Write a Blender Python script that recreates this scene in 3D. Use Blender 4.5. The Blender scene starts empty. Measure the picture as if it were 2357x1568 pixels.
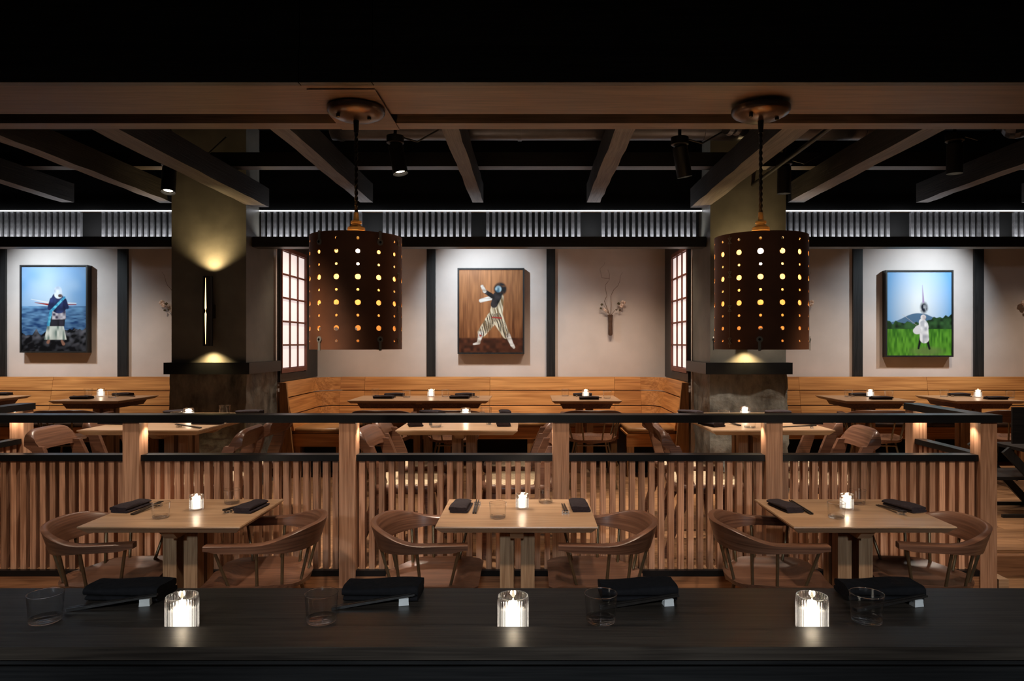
import bpy, math, random
import numpy as np
from mathutils import Vector, Matrix

# ------------------------------------------------------------------ camera, world, exposure
scene = bpy.context.scene
COL = scene.collection
F, CX, HY, EYE = 1600.0, 1222.0, 790.0, 1.61       # focal length / principal point in photo pixels, eye height
cam_d = bpy.data.cameras.new('camera'); cam = bpy.data.objects.new('camera', cam_d); COL.objects.link(cam)
cam.location = (0, 0, EYE); cam.rotation_euler = (math.pi / 2, 0, 0)
cam_d.sensor_fit = 'HORIZONTAL'; cam_d.sensor_width = 36.0; cam_d.lens = 36.0 * F / 2357
cam_d.shift_x = (1178.5 - CX) / 2357; cam_d.shift_y = (HY - 784) / 2357
cam_d.clip_start = 0.05; cam_d.clip_end = 100
scene.camera = cam
scene.view_settings.view_transform = 'Standard'; scene.view_settings.look = 'None'
scene.view_settings.exposure = 0.9; scene.view_settings.gamma = 1.0
scene.view_settings.use_curve_mapping = False
world = bpy.data.worlds.new('world'); scene.world = world; world.use_nodes = True
world.node_tree.nodes['Background'].inputs[0].default_value = (0.9, 0.8, 0.72, 1)
world.node_tree.nodes['Background'].inputs[1].default_value = 0.02
try:
    scene.cycles.use_denoising = True
    scene.cycles.max_bounces = 8
    scene.cycles.transparent_max_bounces = 24
    scene.cycles.sample_clamp_indirect = 4.0
    scene.cycles.caustics_reflective = False
    scene.cycles.caustics_refractive = False
except Exception:
    pass

WARM = (1.0, 0.80, 0.62); SOFT = (1.0, 0.86, 0.72); COOL = (0.78, 0.91, 1.0); GOLD = (1.0, 0.72, 0.34)

def spot(loc, aim, watts, col, deg, blend=0.6, rad=0.05):
    l = bpy.data.lights.new('spot_lamp', 'SPOT'); l.energy = watts; l.color = col
    l.spot_size = math.radians(deg); l.spot_blend = blend; l.shadow_soft_size = rad
    o = bpy.data.objects.new('spot_lamp', l); COL.objects.link(o); o.location = loc
    o.rotation_euler = (Vector(aim) - Vector(loc)).to_track_quat('-Z', 'Y').to_euler()
    return o
def point(loc, watts, col, rad=0.02):
    l = bpy.data.lights.new('point_lamp', 'POINT'); l.energy = watts; l.color = col; l.shadow_soft_size = rad
    o = bpy.data.objects.new('point_lamp', l); COL.objects.link(o); o.location = loc
    return o
def area(loc, aim, watts, col, sx, sy):
    l = bpy.data.lights.new('strip_lamp', 'AREA'); l.energy = watts; l.color = col
    l.shape = 'RECTANGLE'; l.size = sx; l.size_y = sy
    o = bpy.data.objects.new('strip_lamp', l); COL.objects.link(o); o.location = loc
    o.rotation_euler = (Vector(aim) - Vector(loc)).to_track_quat('-Z', 'Y').to_euler()
    return o

# downlights over the aisles of the front row, behind the header
for X in (-2.62, -0.92, 0.78, 2.46):
    spot((X, 3.68, 3.05), (X, 3.6, 0.7), 50, WARM, 100, 0.7, 0.045)
# added fill spots, unseen above the bar, to light the railing front
for X in (-2.9, -1.3, 0.2, 1.7, 3.0):
    spot((X, 1.5, 2.80), (X, 4.1, 0.50), 74, WARM, 36, 0.7, 0.06)
# added cool fill spots, unseen behind the viewer, to brighten the bar front
for X in (-1.8, 0.0, 1.8):
    spot((X, -0.7, 2.3), (X, 1.6, 0.85), 105, COOL, 44, 0.8, 0.15)
# picture lights and bench-table downlights above the niche, behind the valance
for X, tx in ((-5.9, -5.58), (-0.85, -0.47), (4.95, 4.54)):
    spot((X, 7.15, 3.05), (tx, 8.15, 1.95), 75, COOL, 84, 1.0, 0.02)
for X in (-6.9, -5.8, -4.45, -1.9, -0.9, 0.55, 1.0, 3.45, 4.55, 5.9):
    spot((X, 7.05, 3.05), (X, 7.25, 0.9), 54, WARM, 104, 1.0, 0.04)

# ------------------------------------------------------------------ photo pixel -> place helpers
def PX(x, d): return (x - CX) * d / F
def PZ(y, d): return EYE - (y - HY) * d / F
def on_plane(x, y, z):
    d = (EYE - z) * F / (y - HY)
    return Vector((PX(x, d), d, z))

# ------------------------------------------------------------------ materials
MATS = {}
def new_mat(name):
    m = bpy.data.materials.new(name); m.use_nodes = True
    nt = m.node_tree; b = nt.nodes['Principled BSDF']
    MATS[name] = m
    return m, nt, b
def L(nt, a, b): nt.links.new(a, b)
def rgba(c): return (c[0], c[1], c[2], 1)
def plain(name, col, rough=0.5, metal=0.0, noise=0.0, nscale=20, bump=0.0, spec=0.5):
    m, nt, b = new_mat(name)
    b.inputs['Roughness'].default_value = rough; b.inputs['Metallic'].default_value = metal
    b.inputs['Specular IOR Level'].default_value = spec
    tc = nt.nodes.new('ShaderNodeTexCoord'); n = nt.nodes.new('ShaderNodeTexNoise')
    n.inputs['Scale'].default_value = nscale; n.inputs['Detail'].default_value = 5
    L(nt, tc.outputs['Object'], n.inputs['Vector'])
    r = nt.nodes.new('ShaderNodeValToRGB')
    r.color_ramp.elements[0].color = rgba([c * (1 - noise) for c in col]); r.color_ramp.elements[0].position = 0.3
    r.color_ramp.elements[1].color = rgba([min(1, c * (1 + noise)) for c in col]); r.color_ramp.elements[1].position = 0.7
    L(nt, n.outputs['Fac'], r.inputs['Fac']); L(nt, r.outputs['Color'], b.inputs['Base Color'])
    if bump:
        bm = nt.nodes.new('ShaderNodeBump'); bm.inputs['Strength'].default_value = bump; bm.inputs['Distance'].default_value = 0.01
        L(nt, n.outputs['Fac'], bm.inputs['Height']); L(nt, bm.outputs['Normal'], b.inputs['Normal'])
    return m
def wood(name, dark, light, axis=0, rough=0.45, vary=0.25, scale=1.0, bump=0.08, spec=0.4, uv=False, ring=0.13):
    """grain runs along the object axis given; every object gets its own offset and tone"""
    m, nt, b = new_mat(name)
    b.inputs['Roughness'].default_value = rough; b.inputs['Specular IOR Level'].default_value = spec
    tc = nt.nodes.new('ShaderNodeTexCoord'); oi = nt.nodes.new('ShaderNodeObjectInfo')
    off = nt.nodes.new('ShaderNodeVectorMath'); off.operation = 'SCALE'; off.inputs['Scale'].default_value = 37.0
    cmb = nt.nodes.new('ShaderNodeCombineXYZ')
    for k in range(3): L(nt, oi.outputs['Random'], cmb.inputs[k])
    L(nt, cmb.outputs[0], off.inputs[0])
    add = nt.nodes.new('ShaderNodeVectorMath'); add.operation = 'ADD'
    L(nt, tc.outputs['UV' if uv else 'Object'], add.inputs[0]); L(nt, off.outputs[0], add.inputs[1])
    mp = nt.nodes.new('ShaderNodeMapping'); s = [14 * scale] * 3; s[axis] = 0.9 * scale; mp.inputs['Scale'].default_value = s
    L(nt, add.outputs[0], mp.inputs['Vector'])
    n1 = nt.nodes.new('ShaderNodeTexNoise'); n1.inputs['Scale'].default_value = 1.0; n1.inputs['Detail'].default_value = 3; n1.inputs['Distortion'].default_value = 0.6
    L(nt, mp.outputs[0], n1.inputs['Vector'])
    # rings: sine of the warped noise gives cathedral figure
    mul = nt.nodes.new('ShaderNodeMath'); mul.operation = 'MULTIPLY'; mul.inputs[1].default_value = 34
    L(nt, n1.outputs['Fac'], mul.inputs[0])
    sn = nt.nodes.new('ShaderNodeMath'); sn.operation = 'SINE'; L(nt, mul.outputs[0], sn.inputs[0])
    mp2 = nt.nodes.new('ShaderNodeMapping'); s2 = [160 * scale] * 3; s2[axis] = 4 * scale; mp2.inputs['Scale'].default_value = s2
    L(nt, add.outputs[0], mp2.inputs['Vector'])
    n2 = nt.nodes.new('ShaderNodeTexNoise'); n2.inputs['Scale'].default_value = 1.0; n2.inputs['Detail'].default_value = 2
    L(nt, mp2.outputs[0], n2.inputs['Vector'])
    a1 = nt.nodes.new('ShaderNodeMath'); a1.operation = 'MULTIPLY_ADD'; a1.inputs[1].default_value = ring
    L(nt, sn.outputs[0], a1.inputs[0]); L(nt, n2.outputs['Fac'], a1.inputs[2])
    a2 = nt.nodes.new('ShaderNodeMath'); a2.operation = 'MULTIPLY_ADD'; a2.inputs[1].default_value = 0.5; 
    L(nt, n1.outputs['Fac'], a2.inputs[0]); L(nt, a1.outputs[0], a2.inputs[2])
    r = nt.nodes.new('ShaderNodeValToRGB')
    r.color_ramp.elements[0].color = rgba(dark); r.color_ramp.elements[0].position = 0.42
    r.color_ramp.elements[1].color = rgba(light); r.color_ramp.elements[1].position = 1.0
    L(nt, a2.outputs[0], r.inputs['Fac'])
    hs = nt.nodes.new('ShaderNodeHueSaturation')
    v = nt.nodes.new('ShaderNodeMapRange'); v.inputs['To Min'].default_value = 1 - vary; v.inputs['To Max'].default_value = 1 + vary
    L(nt, oi.outputs['Random'], v.inputs['Value']); L(nt, v.outputs[0], hs.inputs['Value'])
    L(nt, r.outputs['Color'], hs.inputs['Color']); L(nt, hs.outputs['Color'], b.inputs['Base Color'])
    bm = nt.nodes.new('ShaderNodeBump'); bm.inputs['Strength'].default_value = bump; bm.inputs['Distance'].default_value = 0.004
    L(nt, a2.outputs[0], bm.inputs['Height']); L(nt, bm.outputs['Normal'], b.inputs['Normal'])
    return m
def emit(name, col, strength):
    m, nt, b = new_mat(name)
    b.inputs['Base Color'].default_value = rgba([0.8 * c for c in col])
    b.inputs['Emission Color'].default_value = rgba(col); b.inputs['Emission Strength'].default_value = strength
    return m
def glass(name, tint=(1, 1, 1), gloss=1.0, rough=0.0, base=0.02):
    m = bpy.data.materials.new(name); m.use_nodes = True; nt = m.node_tree; nt.nodes.clear(); MATS[name] = m
    out = nt.nodes.new('ShaderNodeOutputMaterial'); mix = nt.nodes.new('ShaderNodeMixShader')
    tr = nt.nodes.new('ShaderNodeBsdfTransparent'); tr.inputs[0].default_value = rgba(tint)
    gl = nt.nodes.new('ShaderNodeBsdfGlossy'); gl.inputs['Roughness'].default_value = rough
    lw = nt.nodes.new('ShaderNodeLayerWeight'); lw.inputs['Blend'].default_value = 0.5
    pw = nt.nodes.new('ShaderNodeMath'); pw.operation = 'POWER'; pw.inputs[1].default_value = 3.0
    ma = nt.nodes.new('ShaderNodeMath'); ma.operation = 'MULTIPLY_ADD'; ma.inputs[1].default_value = 0.6 * gloss; ma.inputs[2].default_value = base
    L(nt, lw.outputs['Facing'], pw.inputs[0]); L(nt, pw.outputs[0], ma.inputs[0]); L(nt, ma.outputs[0], mix.inputs[0])
    L(nt, tr.outputs[0], mix.inputs[1]); L(nt, gl.outputs[0], mix.inputs[2]); L(nt, mix.outputs[0], out.inputs[0])
    return m

OAK_D, OAK_L = (0.22, 0.115, 0.055), (0.46, 0.28, 0.155)
wood('oak_x', (0.28, 0.16, 0.085), (0.44, 0.28, 0.165), 0, 0.34, 0.06, 0.8, 0.03)
wood('oak_post', (0.25, 0.118, 0.061), (0.51, 0.285, 0.17), 2, 0.5, 0.10)
wood('oak_slat', (0.235, 0.107, 0.055), (0.53, 0.285, 0.17), 2, 0.5, 0.30)
wood('oak_leg', OAK_D, (0.44, 0.27, 0.15), 2, 0.5, 0.15)
wood('bench_x', (0.33, 0.125, 0.034), (0.64, 0.295, 0.095), 0, 0.4, 0.10, 0.45)
wood('bench_y', (0.33, 0.125, 0.034), (0.64, 0.295, 0.095), 1, 0.4, 0.10, 0.45)
wood('bench_z', (0.20, 0.09, 0.03), (0.42, 0.21, 0.08), 2, 0.45, 0.10)
wood('walnut', (0.060, 0.024, 0.014), (0.175, 0.082, 0.048), 1, 0.36, 0.12, 0.7, 0.04, ring=0.07)
wood('walnut_band', (0.060, 0.024, 0.014), (0.175, 0.082, 0.048), 0, 0.33, 0.12, 0.7, 0.04, uv=True, ring=0.07)
wood('floor_wood', (0.17, 0.078, 0.034), (0.36, 0.19, 0.09), 0, 0.42, 0.18)
wood('riser_wood', (0.14, 0.06, 0.025), (0.28, 0.13, 0.06), 0, 0.5, 0.08)
wood('soffit_wood', (0.052, 0.030, 0.021), (0.105, 0.062, 0.045), 0, 0.45, 0.10)
wood('black_wood_x', (0.006, 0.006, 0.0065), (0.016, 0.015, 0.015), 0, 0.42, 0.15)
wood('black_wood_z', (0.008, 0.008, 0.0085), (0.022, 0.021, 0.021), 2, 0.45, 0.15)
wood('counter_wood', (0.016, 0.0115, 0.009), (0.050, 0.037, 0.028), 0, 0.42, 0.0, spec=0.35)
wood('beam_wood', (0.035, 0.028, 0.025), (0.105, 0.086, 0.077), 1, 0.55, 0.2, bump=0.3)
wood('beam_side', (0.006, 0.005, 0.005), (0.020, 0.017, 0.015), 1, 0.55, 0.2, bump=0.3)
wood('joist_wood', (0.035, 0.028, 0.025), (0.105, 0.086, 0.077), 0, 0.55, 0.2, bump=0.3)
plain('plaster', (0.62, 0.54, 0.50), 0.85, 0, 0.07, 3.0, 0.05)
plain('column_plaster', (0.105, 0.099, 0.084), 0.42, 0, 0.22, 5.0, 0.25)
plain('rail_black', (0.0045, 0.0048, 0.0054), 0.36, 0, 0.2, 8, 0, 0.3)
plain('ceiling_black', (0.004, 0.004, 0.004), 0.9, 0, 0.3, 3, 0, 0.05)
plain('metal_black', (0.010, 0.009, 0.008), 0.42, 0.4, 0.2, 10)
plain('bronze', (0.19, 0.14, 0.08), 0.38, 0.75, 0.15, 30)
plain('brass', (0.42, 0.37, 0.24), 0.38, 0.5, 0.15, 30)
plain('canopy_bronze', (0.055, 0.032, 0.024), 0.28, 0.6, 0.2, 10)
plain('silver', (0.62, 0.60, 0.57), 0.25, 0.9, 0.1, 30)
plain('duct_metal', (0.07, 0.07, 0.08), 0.36, 0.6, 0.25, 6, 0.1)
plain('louver', (0.13, 0.13, 0.135), 0.42, 0.3, 0.4, 25, 0.1)
plain('louver_dark', (0.0015, 0.0015, 0.0015), 0.9, 0, 0.3, 10)
plain('napkin', (0.026, 0.019, 0.022), 0.9, 0, 0.25, 60, 0.25, 0.2)
plain('napkin_black', (0.007, 0.006, 0.007), 0.9, 0, 0.25, 60, 0.25, 0.2)
plain('chopstick', (0.018, 0.014, 0.012), 0.35, 0, 0.2, 40)
plain('ceramic', (0.70, 0.68, 0.66), 0.35, 0, 0.05, 40)
plain('leather', (0.30, 0.145, 0.05), 0.38, 0, 0.3, 7, 0.2)
plain('leather_dark', (0.045, 0.024, 0.014), 0.45, 0, 0.3, 7, 0.2)
plain('shade_out', (0.25, 0.098, 0.048), 0.55, 0, 0.18, 8, 0.05)
plain('shade_in', (0.62, 0.34, 0.13), 0.6, 0, 0.1, 8)
plain('clip_steel', (0.36, 0.35, 0.31), 0.45, 0.2, 0.1, 20)
plain('muntin', (0.15, 0.045, 0.028), 0.5, 0, 0.2, 12)
plain('bark', (0.085, 0.040, 0.022), 0.6, 0, 0.4, 30, 0.4)
plain('twig', (0.20, 0.125, 0.085), 0.8, 0, 0.3, 40)
plain('blossom', (0.80, 0.62, 0.52), 0.8, 0, 0.1, 40)
plain('leaf', (0.10, 0.085, 0.045), 0.8, 0, 0.2, 40)
plain('thread', (0.62, 0.52, 0.38), 0.8, 0, 0.1, 40)
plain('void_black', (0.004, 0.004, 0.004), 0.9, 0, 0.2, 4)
glass('clear_glass', (0.985, 0.985, 0.98), 1.6, 0.06, 0.055)
def solid_glass():
    m = bpy.data.materials.new('solid_glass'); m.use_nodes = True; nt = m.node_tree; nt.nodes.clear(); MATS['solid_glass'] = m
    out = nt.nodes.new('ShaderNodeOutputMaterial'); mix = nt.nodes.new('ShaderNodeMixShader'); mix.inputs[0].default_value = 0.5
    tr = nt.nodes.new('ShaderNodeBsdfTransparent'); gl = nt.nodes.new('ShaderNodeBsdfGlass'); gl.inputs['IOR'].default_value = 1.5; gl.inputs['Roughness'].default_value = 0.03
    L(nt, tr.outputs[0], mix.inputs[1]); L(nt, gl.outputs[0], mix.inputs[2]); L(nt, mix.outputs[0], out.inputs[0])
solid_glass()
def cup_glass():
    m = bpy.data.materials.new('ribbed_glass'); m.use_nodes = True; nt = m.node_tree; nt.nodes.clear(); MATS['ribbed_glass'] = m
    out = nt.nodes.new('ShaderNodeOutputMaterial'); mix = nt.nodes.new('ShaderNodeMixShader'); mix.inputs[0].default_value = 0.68
    tr = nt.nodes.new('ShaderNodeBsdfTransparent'); gl = nt.nodes.new('ShaderNodeBsdfGlass'); gl.inputs['IOR'].default_value = 1.45; gl.inputs['Roughness'].default_value = 0.02
    L(nt, tr.outputs[0], mix.inputs[1]); L(nt, gl.outputs[0], mix.inputs[2]); L(nt, mix.outputs[0], out.inputs[0])
cup_glass()
emit('wax', (1.0, 0.90, 0.76), 0.95)  # emission stands in for flame light glowing through the wax
emit('flame', (1.0, 0.82, 0.56), 20)
emit('bulb', (1.0, 0.74, 0.40), 90)
emit('lens_white', (1.0, 0.88, 0.70), 9)
emit('led_white', (0.92, 0.94, 1.0), 2.2)
emit('slit_gold', (1.0, 0.68, 0.30), 1.5)
emit('shoji_paper', (1.0, 0.88, 0.85), 0.40)
emit('puck', (1.0, 0.85, 0.62), 6)
# concrete
def concrete():
    m, nt, b = new_mat('concrete'); b.inputs['Roughness'].default_value = 0.55
    tc = nt.nodes.new('ShaderNodeTexCoord')
    n = nt.nodes.new('ShaderNodeTexNoise'); n.inputs['Scale'].default_value = 5; n.inputs['Detail'].default_value = 9; n.inputs['Roughness'].default_value = 0.65
    mp = nt.nodes.new('ShaderNodeMapping'); mp.inputs['Scale'].default_value = (1.6, 1.6, 0.7)
    L(nt, tc.outputs['Object'], mp.inputs[0]); L(nt, mp.outputs[0], n.inputs['Vector'])
    r = nt.nodes.new('ShaderNodeValToRGB')
    r.color_ramp.elements[0].color = (0.034, 0.032, 0.026, 1); r.color_ramp.elements[0].position = 0.3
    r.color_ramp.elements[1].color = (0.25, 0.235, 0.20, 1); r.color_ramp.elements[1].position = 0.75
    L(nt, n.outputs['Fac'], r.inputs['Fac']); L(nt, r.outputs['Color'], b.inputs['Base Color'])
    n2 = nt.nodes.new('ShaderNodeTexNoise'); n2.inputs['Scale'].default_value = 22; n2.inputs['Detail'].default_value = 6
    L(nt, tc.outputs['Object'], n2.inputs['Vector'])
    bm = nt.nodes.new('ShaderNodeBump'); bm.inputs['Strength'].default_value = 0.8; bm.inputs['Distance'].default_value = 0.009
    L(nt, n2.outputs['Fac'], bm.inputs['Height']); L(nt, bm.outputs['Normal'], b.inputs['Normal'])
concrete()
# woven seat cord: fine diagonal stripes
def woven():
    m, nt, b = new_mat('woven_cord'); b.inputs['Roughness'].default_value = 0.75
    tc = nt.nodes.new('ShaderNodeTexCoord'); w = nt.nodes.new('ShaderNodeTexWave'); w.bands_direction = 'DIAGONAL'
    w.inputs['Scale'].default_value = 22; w.inputs['Distortion'].default_value = 0.3
    L(nt, tc.outputs['Object'], w.inputs['Vector'])
    r = nt.nodes.new('ShaderNodeValToRGB'); r.color_ramp.elements[0].color = (0.30, 0.22, 0.13, 1); r.color_ramp.elements[1].color = (0.64, 0.50, 0.33, 1)
    r.color_ramp.elements[1].position = 0.45
    L(nt, w.outputs['Fac'], r.inputs['Fac']); L(nt, r.outputs['Color'], b.inputs['Base Color'])
    bm = nt.nodes.new('ShaderNodeBump'); bm.inputs['Strength'].default_value = 0.4; bm.inputs['Distance'].default_value = 0.003
    L(nt, w.outputs['Fac'], bm.inputs['Height']); L(nt, bm.outputs['Normal'], b.inputs['Normal'])
woven()
def print_mat():
    m, nt, b = new_mat('print'); b.inputs['Roughness'].default_value = 0.35
    a = nt.nodes.new('ShaderNodeVertexColor'); a.layer_name = 'Col'
    L(nt, a.outputs['Color'], b.inputs['Base Color'])
print_mat()

# ------------------------------------------------------------------ mesh helpers
class MB:
    def __init__(s): s.v = []; s.f = []; s.mi = []
    def add(s, v, f, mi=0):
        o = len(s.v); s.v += [tuple(p) for p in v]; s.f += [tuple(i + o for i in q) for q in f]; s.mi += [mi] * len(f); return s
    def box(s, x0, x1, y0, y1, z0, z1):
        v = [(x, y, z) for z in (z0, z1) for y in (y0, y1) for x in (x0, x1)]
        return s.add(v, [(0, 2, 3, 1), (4, 5, 7, 6), (0, 1, 5, 4), (2, 6, 7, 3), (0, 4, 6, 2), (1, 3, 7, 5)])
    def frustum(s, lo, hi, z0, z1):   # lo/hi = (x0,x1,y0,y1)
        v = [(x, y, z0) for y in lo[2:] for x in lo[:2]] + [(x, y, z1) for y in hi[2:] for x in hi[:2]]
        return s.add(v, [(0, 2, 3, 1), (4, 5, 7, 6), (0, 1, 5, 4), (2, 6, 7, 3), (0, 4, 6, 2), (1, 3, 7, 5)])
    def loft(s, rings, closed=True, caps=True):
        n = len(rings[0]); v = [p for r in rings for p in r]; f = []
        for i in range(len(rings) - 1):
            for j in range(n if closed else n - 1):
                k = (j + 1) % n
                f.append((i * n + j, i * n + k, (i + 1) * n + k, (i + 1) * n + j))
        if caps and closed:
            f.append(tuple(range(n - 1, -1, -1))); f.append(tuple((len(rings) - 1) * n + j for j in range(n)))
        return s.add(v, f)
    def lathe(s, prof, n=24, c=(0, 0, 0), caps=True):
        rings = [[(c[0] + r * math.cos(2 * math.pi * j / n), c[1] + r * math.sin(2 * math.pi * j / n), c[2] + z) for j in range(n)] for r, z in prof]
        return s.loft(rings, True, caps)
    def tube(s, pts, r, n=8):
        pts = [Vector(p) for p in pts]; rr = r if isinstance(r, (list, tuple)) else [r] * len(pts); rings = []
        for i, p in enumerate(pts):
            t = (pts[min(i + 1, len(pts) - 1)] - pts[max(i - 1, 0)]).normalized()
            u = t.cross(Vector((0.13, 0.21, 0.97)) if abs(t.z) < 0.9 else Vector((0.9, 0.3, 0.05))).normalized(); w = t.cross(u)
            rings.append([p + rr[i] * (math.cos(2 * math.pi * j / n) * u + math.sin(2 * math.pi * j / n) * w) for j in range(n)])
        return s.loft(rings)
    def mesh(s, name, smooth=None):
        me = bpy.data.meshes.new(name); me.from_pydata(s.v, [], s.f); me.validate(); 
        if any(s.mi): me.polygons.foreach_set('material_index', s.mi)
        import bmesh
        bm = bmesh.new(); bm.from_mesh(me); bmesh.ops.recalc_face_normals(bm, faces=bm.faces[:]); bm.to_mesh(me); bm.free()
        if smooth:
            me.polygons.foreach_set('use_smooth', [True] * len(me.polygons)); me.set_sharp_from_angle(angle=math.radians(smooth))
        me.update(); return me

def link(name, me, mat, parent=None, loc=(0, 0, 0), rot=(0, 0, 0), scl=None):
    o = bpy.data.objects.new(name, me); COL.objects.link(o)
    mats = mat if isinstance(mat, (list, tuple)) else [mat]
    if me is not None and len(me.materials) == 0:
        for k in mats: me.materials.append(MATS[k])
    o.location = loc; o.rotation_euler = rot
    if scl: o.scale = scl
    if parent: o.parent = parent
    return o
def part(name, mb, mat, parent=None, smooth=None, loc=(0, 0, 0), rot=(0, 0, 0)):
    return link(name, mb.mesh(name, smooth), mat, parent, loc, rot)
def tag(o, label, cat, group=None):
    o['label'] = label; o['category'] = cat
    if group: o['group'] = group
    return o
def thing(name, label, cat, loc=(0, 0, 0), rz=0, group=None):
    o = bpy.data.objects.new(name, None); COL.objects.link(o); o.empty_display_size = 0.1
    o.location = loc; o.rotation_euler = (0, 0, rz)
    return tag(o, label, cat, group)
def struct(o): o['kind'] = 'structure'; return o
KIT = {}
def kit(key, build):
    """a list of (name, mesh, material, children) shared by every copy of a thing"""
    if key not in KIT: KIT[key] = build()
    return KIT[key]
def place(key, build, name, label, cat, loc, rz=0, group=None):
    root = thing(name, label, cat, loc, rz, group)
    def rec(items, par):
        for it in items:
            o = link(it[0], it[1], it[2], par)
            if len(it) > 3: rec(it[3], o)
    rec(kit(key, build), root)
    return root
rnd = random.Random(7)

# ------------------------------------------------------------------ the room
ZP = 0.27; WALL = 8.2; XL, XR, CEIL = -8.0, 8.0, 3.6
struct(part('floor', MB().box(XL, XR, -1.5, 4.12, -0.06, 0), 'floor_wood'))
fp = struct(part('floor_platform', MB().box(XL, 2.75, 4.13, WALL, 0.0, ZP - 0.021).box(2.75, XR, 4.41, WALL, 0.0, ZP - 0.021), 'riser_wood'))
row, y = 0, 4.13
while y < WALL - 0.02:
    y1 = min(y + 0.125, WALL); x = XL + (row * 0.73) % 2.1 - 2.1
    x_hi = XR if y >= 4.40 else 2.745
    while x < x_hi:
        xa, xb = max(x, XL), min(x + 2.1, x_hi)
        if xb - xa > 0.05:
            part('plank', MB().box(-(xb - xa) / 2, (xb - xa) / 2 - 0.002, -(y1 - y) / 2, (y1 - y) / 2 - 0.002, -0.01, 0.01), 'floor_wood', fp, None, ((xa + xb) / 2, (y + y1) / 2, ZP - 0.01))
        x += 2.1
    row += 1; y = y1
struct(part('trim_1', MB().box(XL, 2.745, 4.10, 4.128, 0, 0.236), 'riser_wood'))
struct(part('trim_2', MB().box(XL, 2.745, 4.095, 4.128, 0.236, ZP), 'rail_black'))
st = struct(part('floor_step', MB().box(2.76, XR, 4.06, 4.40, 0, 0.105), 'riser_wood'))
part('tread', MB().box(2.76, XR, 4.04, 4.40, 0.106, 0.135), 'floor_wood', st)
part('riser', MB().box(2.76, XR, 4.385, 4.405, 0.136, ZP - 0.001), 'riser_wood', st)
part('end_block', MB().box(2.76, 2.82, 4.10, 4.38, 0.136, 0.215), 'oak_x', st)
struct(part('ceiling', MB().box(XL, XR, -1.5, WALL + 0.2, CEIL, CEIL + 0.1), 'ceiling_black'))
struct(part('wall_left', MB().box(XL - 0.1, XL, -1.5, WALL + 0.2, 0, CEIL), 'plaster'))
struct(part('wall_right', MB().box(XR, XR + 0.1, -1.5, WALL + 0.2, 0, CEIL), 'plaster'))
wb = struct(part('wall_back', MB().box(XL, XR, WALL, WALL + 0.2, 0, CEIL), 'plaster'))
for x0, x1 in ((-12, 12), (270, 293), (560, 585), (982, 1002), (1258, 1278), (1964, 1986), (2243, 2265)):
    part('timber_post', MB().box(PX(x0, WALL - .03), PX(x1, WALL - .03), WALL - 0.03, WALL - 0.001, 1.2, 3.2), 'black_wood_z', wb)
part('timber_post', MB().box(-2.52, PX(725, WALL), WALL - 0.05, WALL - 0.001, 1.22, 3.2), 'black_wood_z', wb)
part('timber_post', MB().box(PX(1533, WALL), 1.59, WALL - 0.05, WALL - 0.001, 1.22, 3.2), 'black_wood_z', wb)
# niche partitions with the shoji lights
for nm, sx, x_in, x_out in (('wall_partition_left', 1, -2.52, -3.20), ('wall_partition_right', -1, 1.59, 2.28)):
    w = struct(part(nm, MB().box(min(x_in, x_out), max(x_in, x_out), 6.87, WALL - 0.001, ZP, CEIL), 'plaster'))
    def inw(a): return x_in + sx * a
    def slab(mb, a, b, y0, y1, z0, z1):
        xa, xb = sorted((inw(a), inw(b))); return mb.box(xa, xb, y0, y1, z0, z1)
    part('timber_post', slab(MB(), 0.001, 0.03, 6.905, 6.922, 1.22, 3.2), 'black_wood_z', w)
    part('timber_board', slab(MB(), 0.001, 0.02, 7.72, 8.145, 1.22, 3.2), 'black_wood_z', w)
    part('timber_board', slab(MB(), 0.001, 0.02, 6.923, 7.72, 1.22, 1.30), 'black_wood_z', w)
    part('timber_board', slab(MB(), 0.001, 0.02, 6.92, 7.72, 2.59, 3.2), 'black_wood_z', w)
    win = struct(part('window_1' if sx > 0 else 'window_2', slab(MB(), 0.001, 0.008, 6.93, 7.70, 1.31, 2.58), 'muntin'))
    y0, y1, z0, z1 = 6.95, 7.68, 1.352, 2.545
    for k, (a, b) in enumerate(((6.925, 6.95), (7.68, 7.705))):
        part('frame_stile', slab(MB(), 0.009, 0.04, a, b, 1.31, 2.585), 'muntin', win)
    for a, b in ((1.31, 1.352), (2.545, 2.585)):
        part('frame_rail', slab(MB(), 0.009, 0.04, 6.951, 7.679, a, b), 'muntin', win)
    for i in range(1, 3):
        yy = y0 + (y1 - y0) * i / 3; part('muntin', slab(MB(), 0.012, 0.034, yy - 0.009, yy + 0.009, z0, z1), 'muntin', win)
    for j in range(1, 5):
        zz = z0 + (z1 - z0) * j / 5; part('muntin', slab(MB(), 0.013, 0.033, y0, y1, zz - 0.009, zz + 0.009), 'muntin', win)
    for i in range(3):
        for j in range(5):
            ya, yb = y0 + (y1 - y0) * i / 3 + 0.009, y0 + (y1 - y0) * (i + 1) / 3 - 0.009
            za, zb = z0 + (z1 - z0) * j / 5 + 0.009, z0 + (z1 - z0) * (j + 1) / 5 - 0.009
            part('pane', slab(MB(), 0.016, 0.019, ya, yb, za, zb), 'shoji_paper', win)

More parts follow.
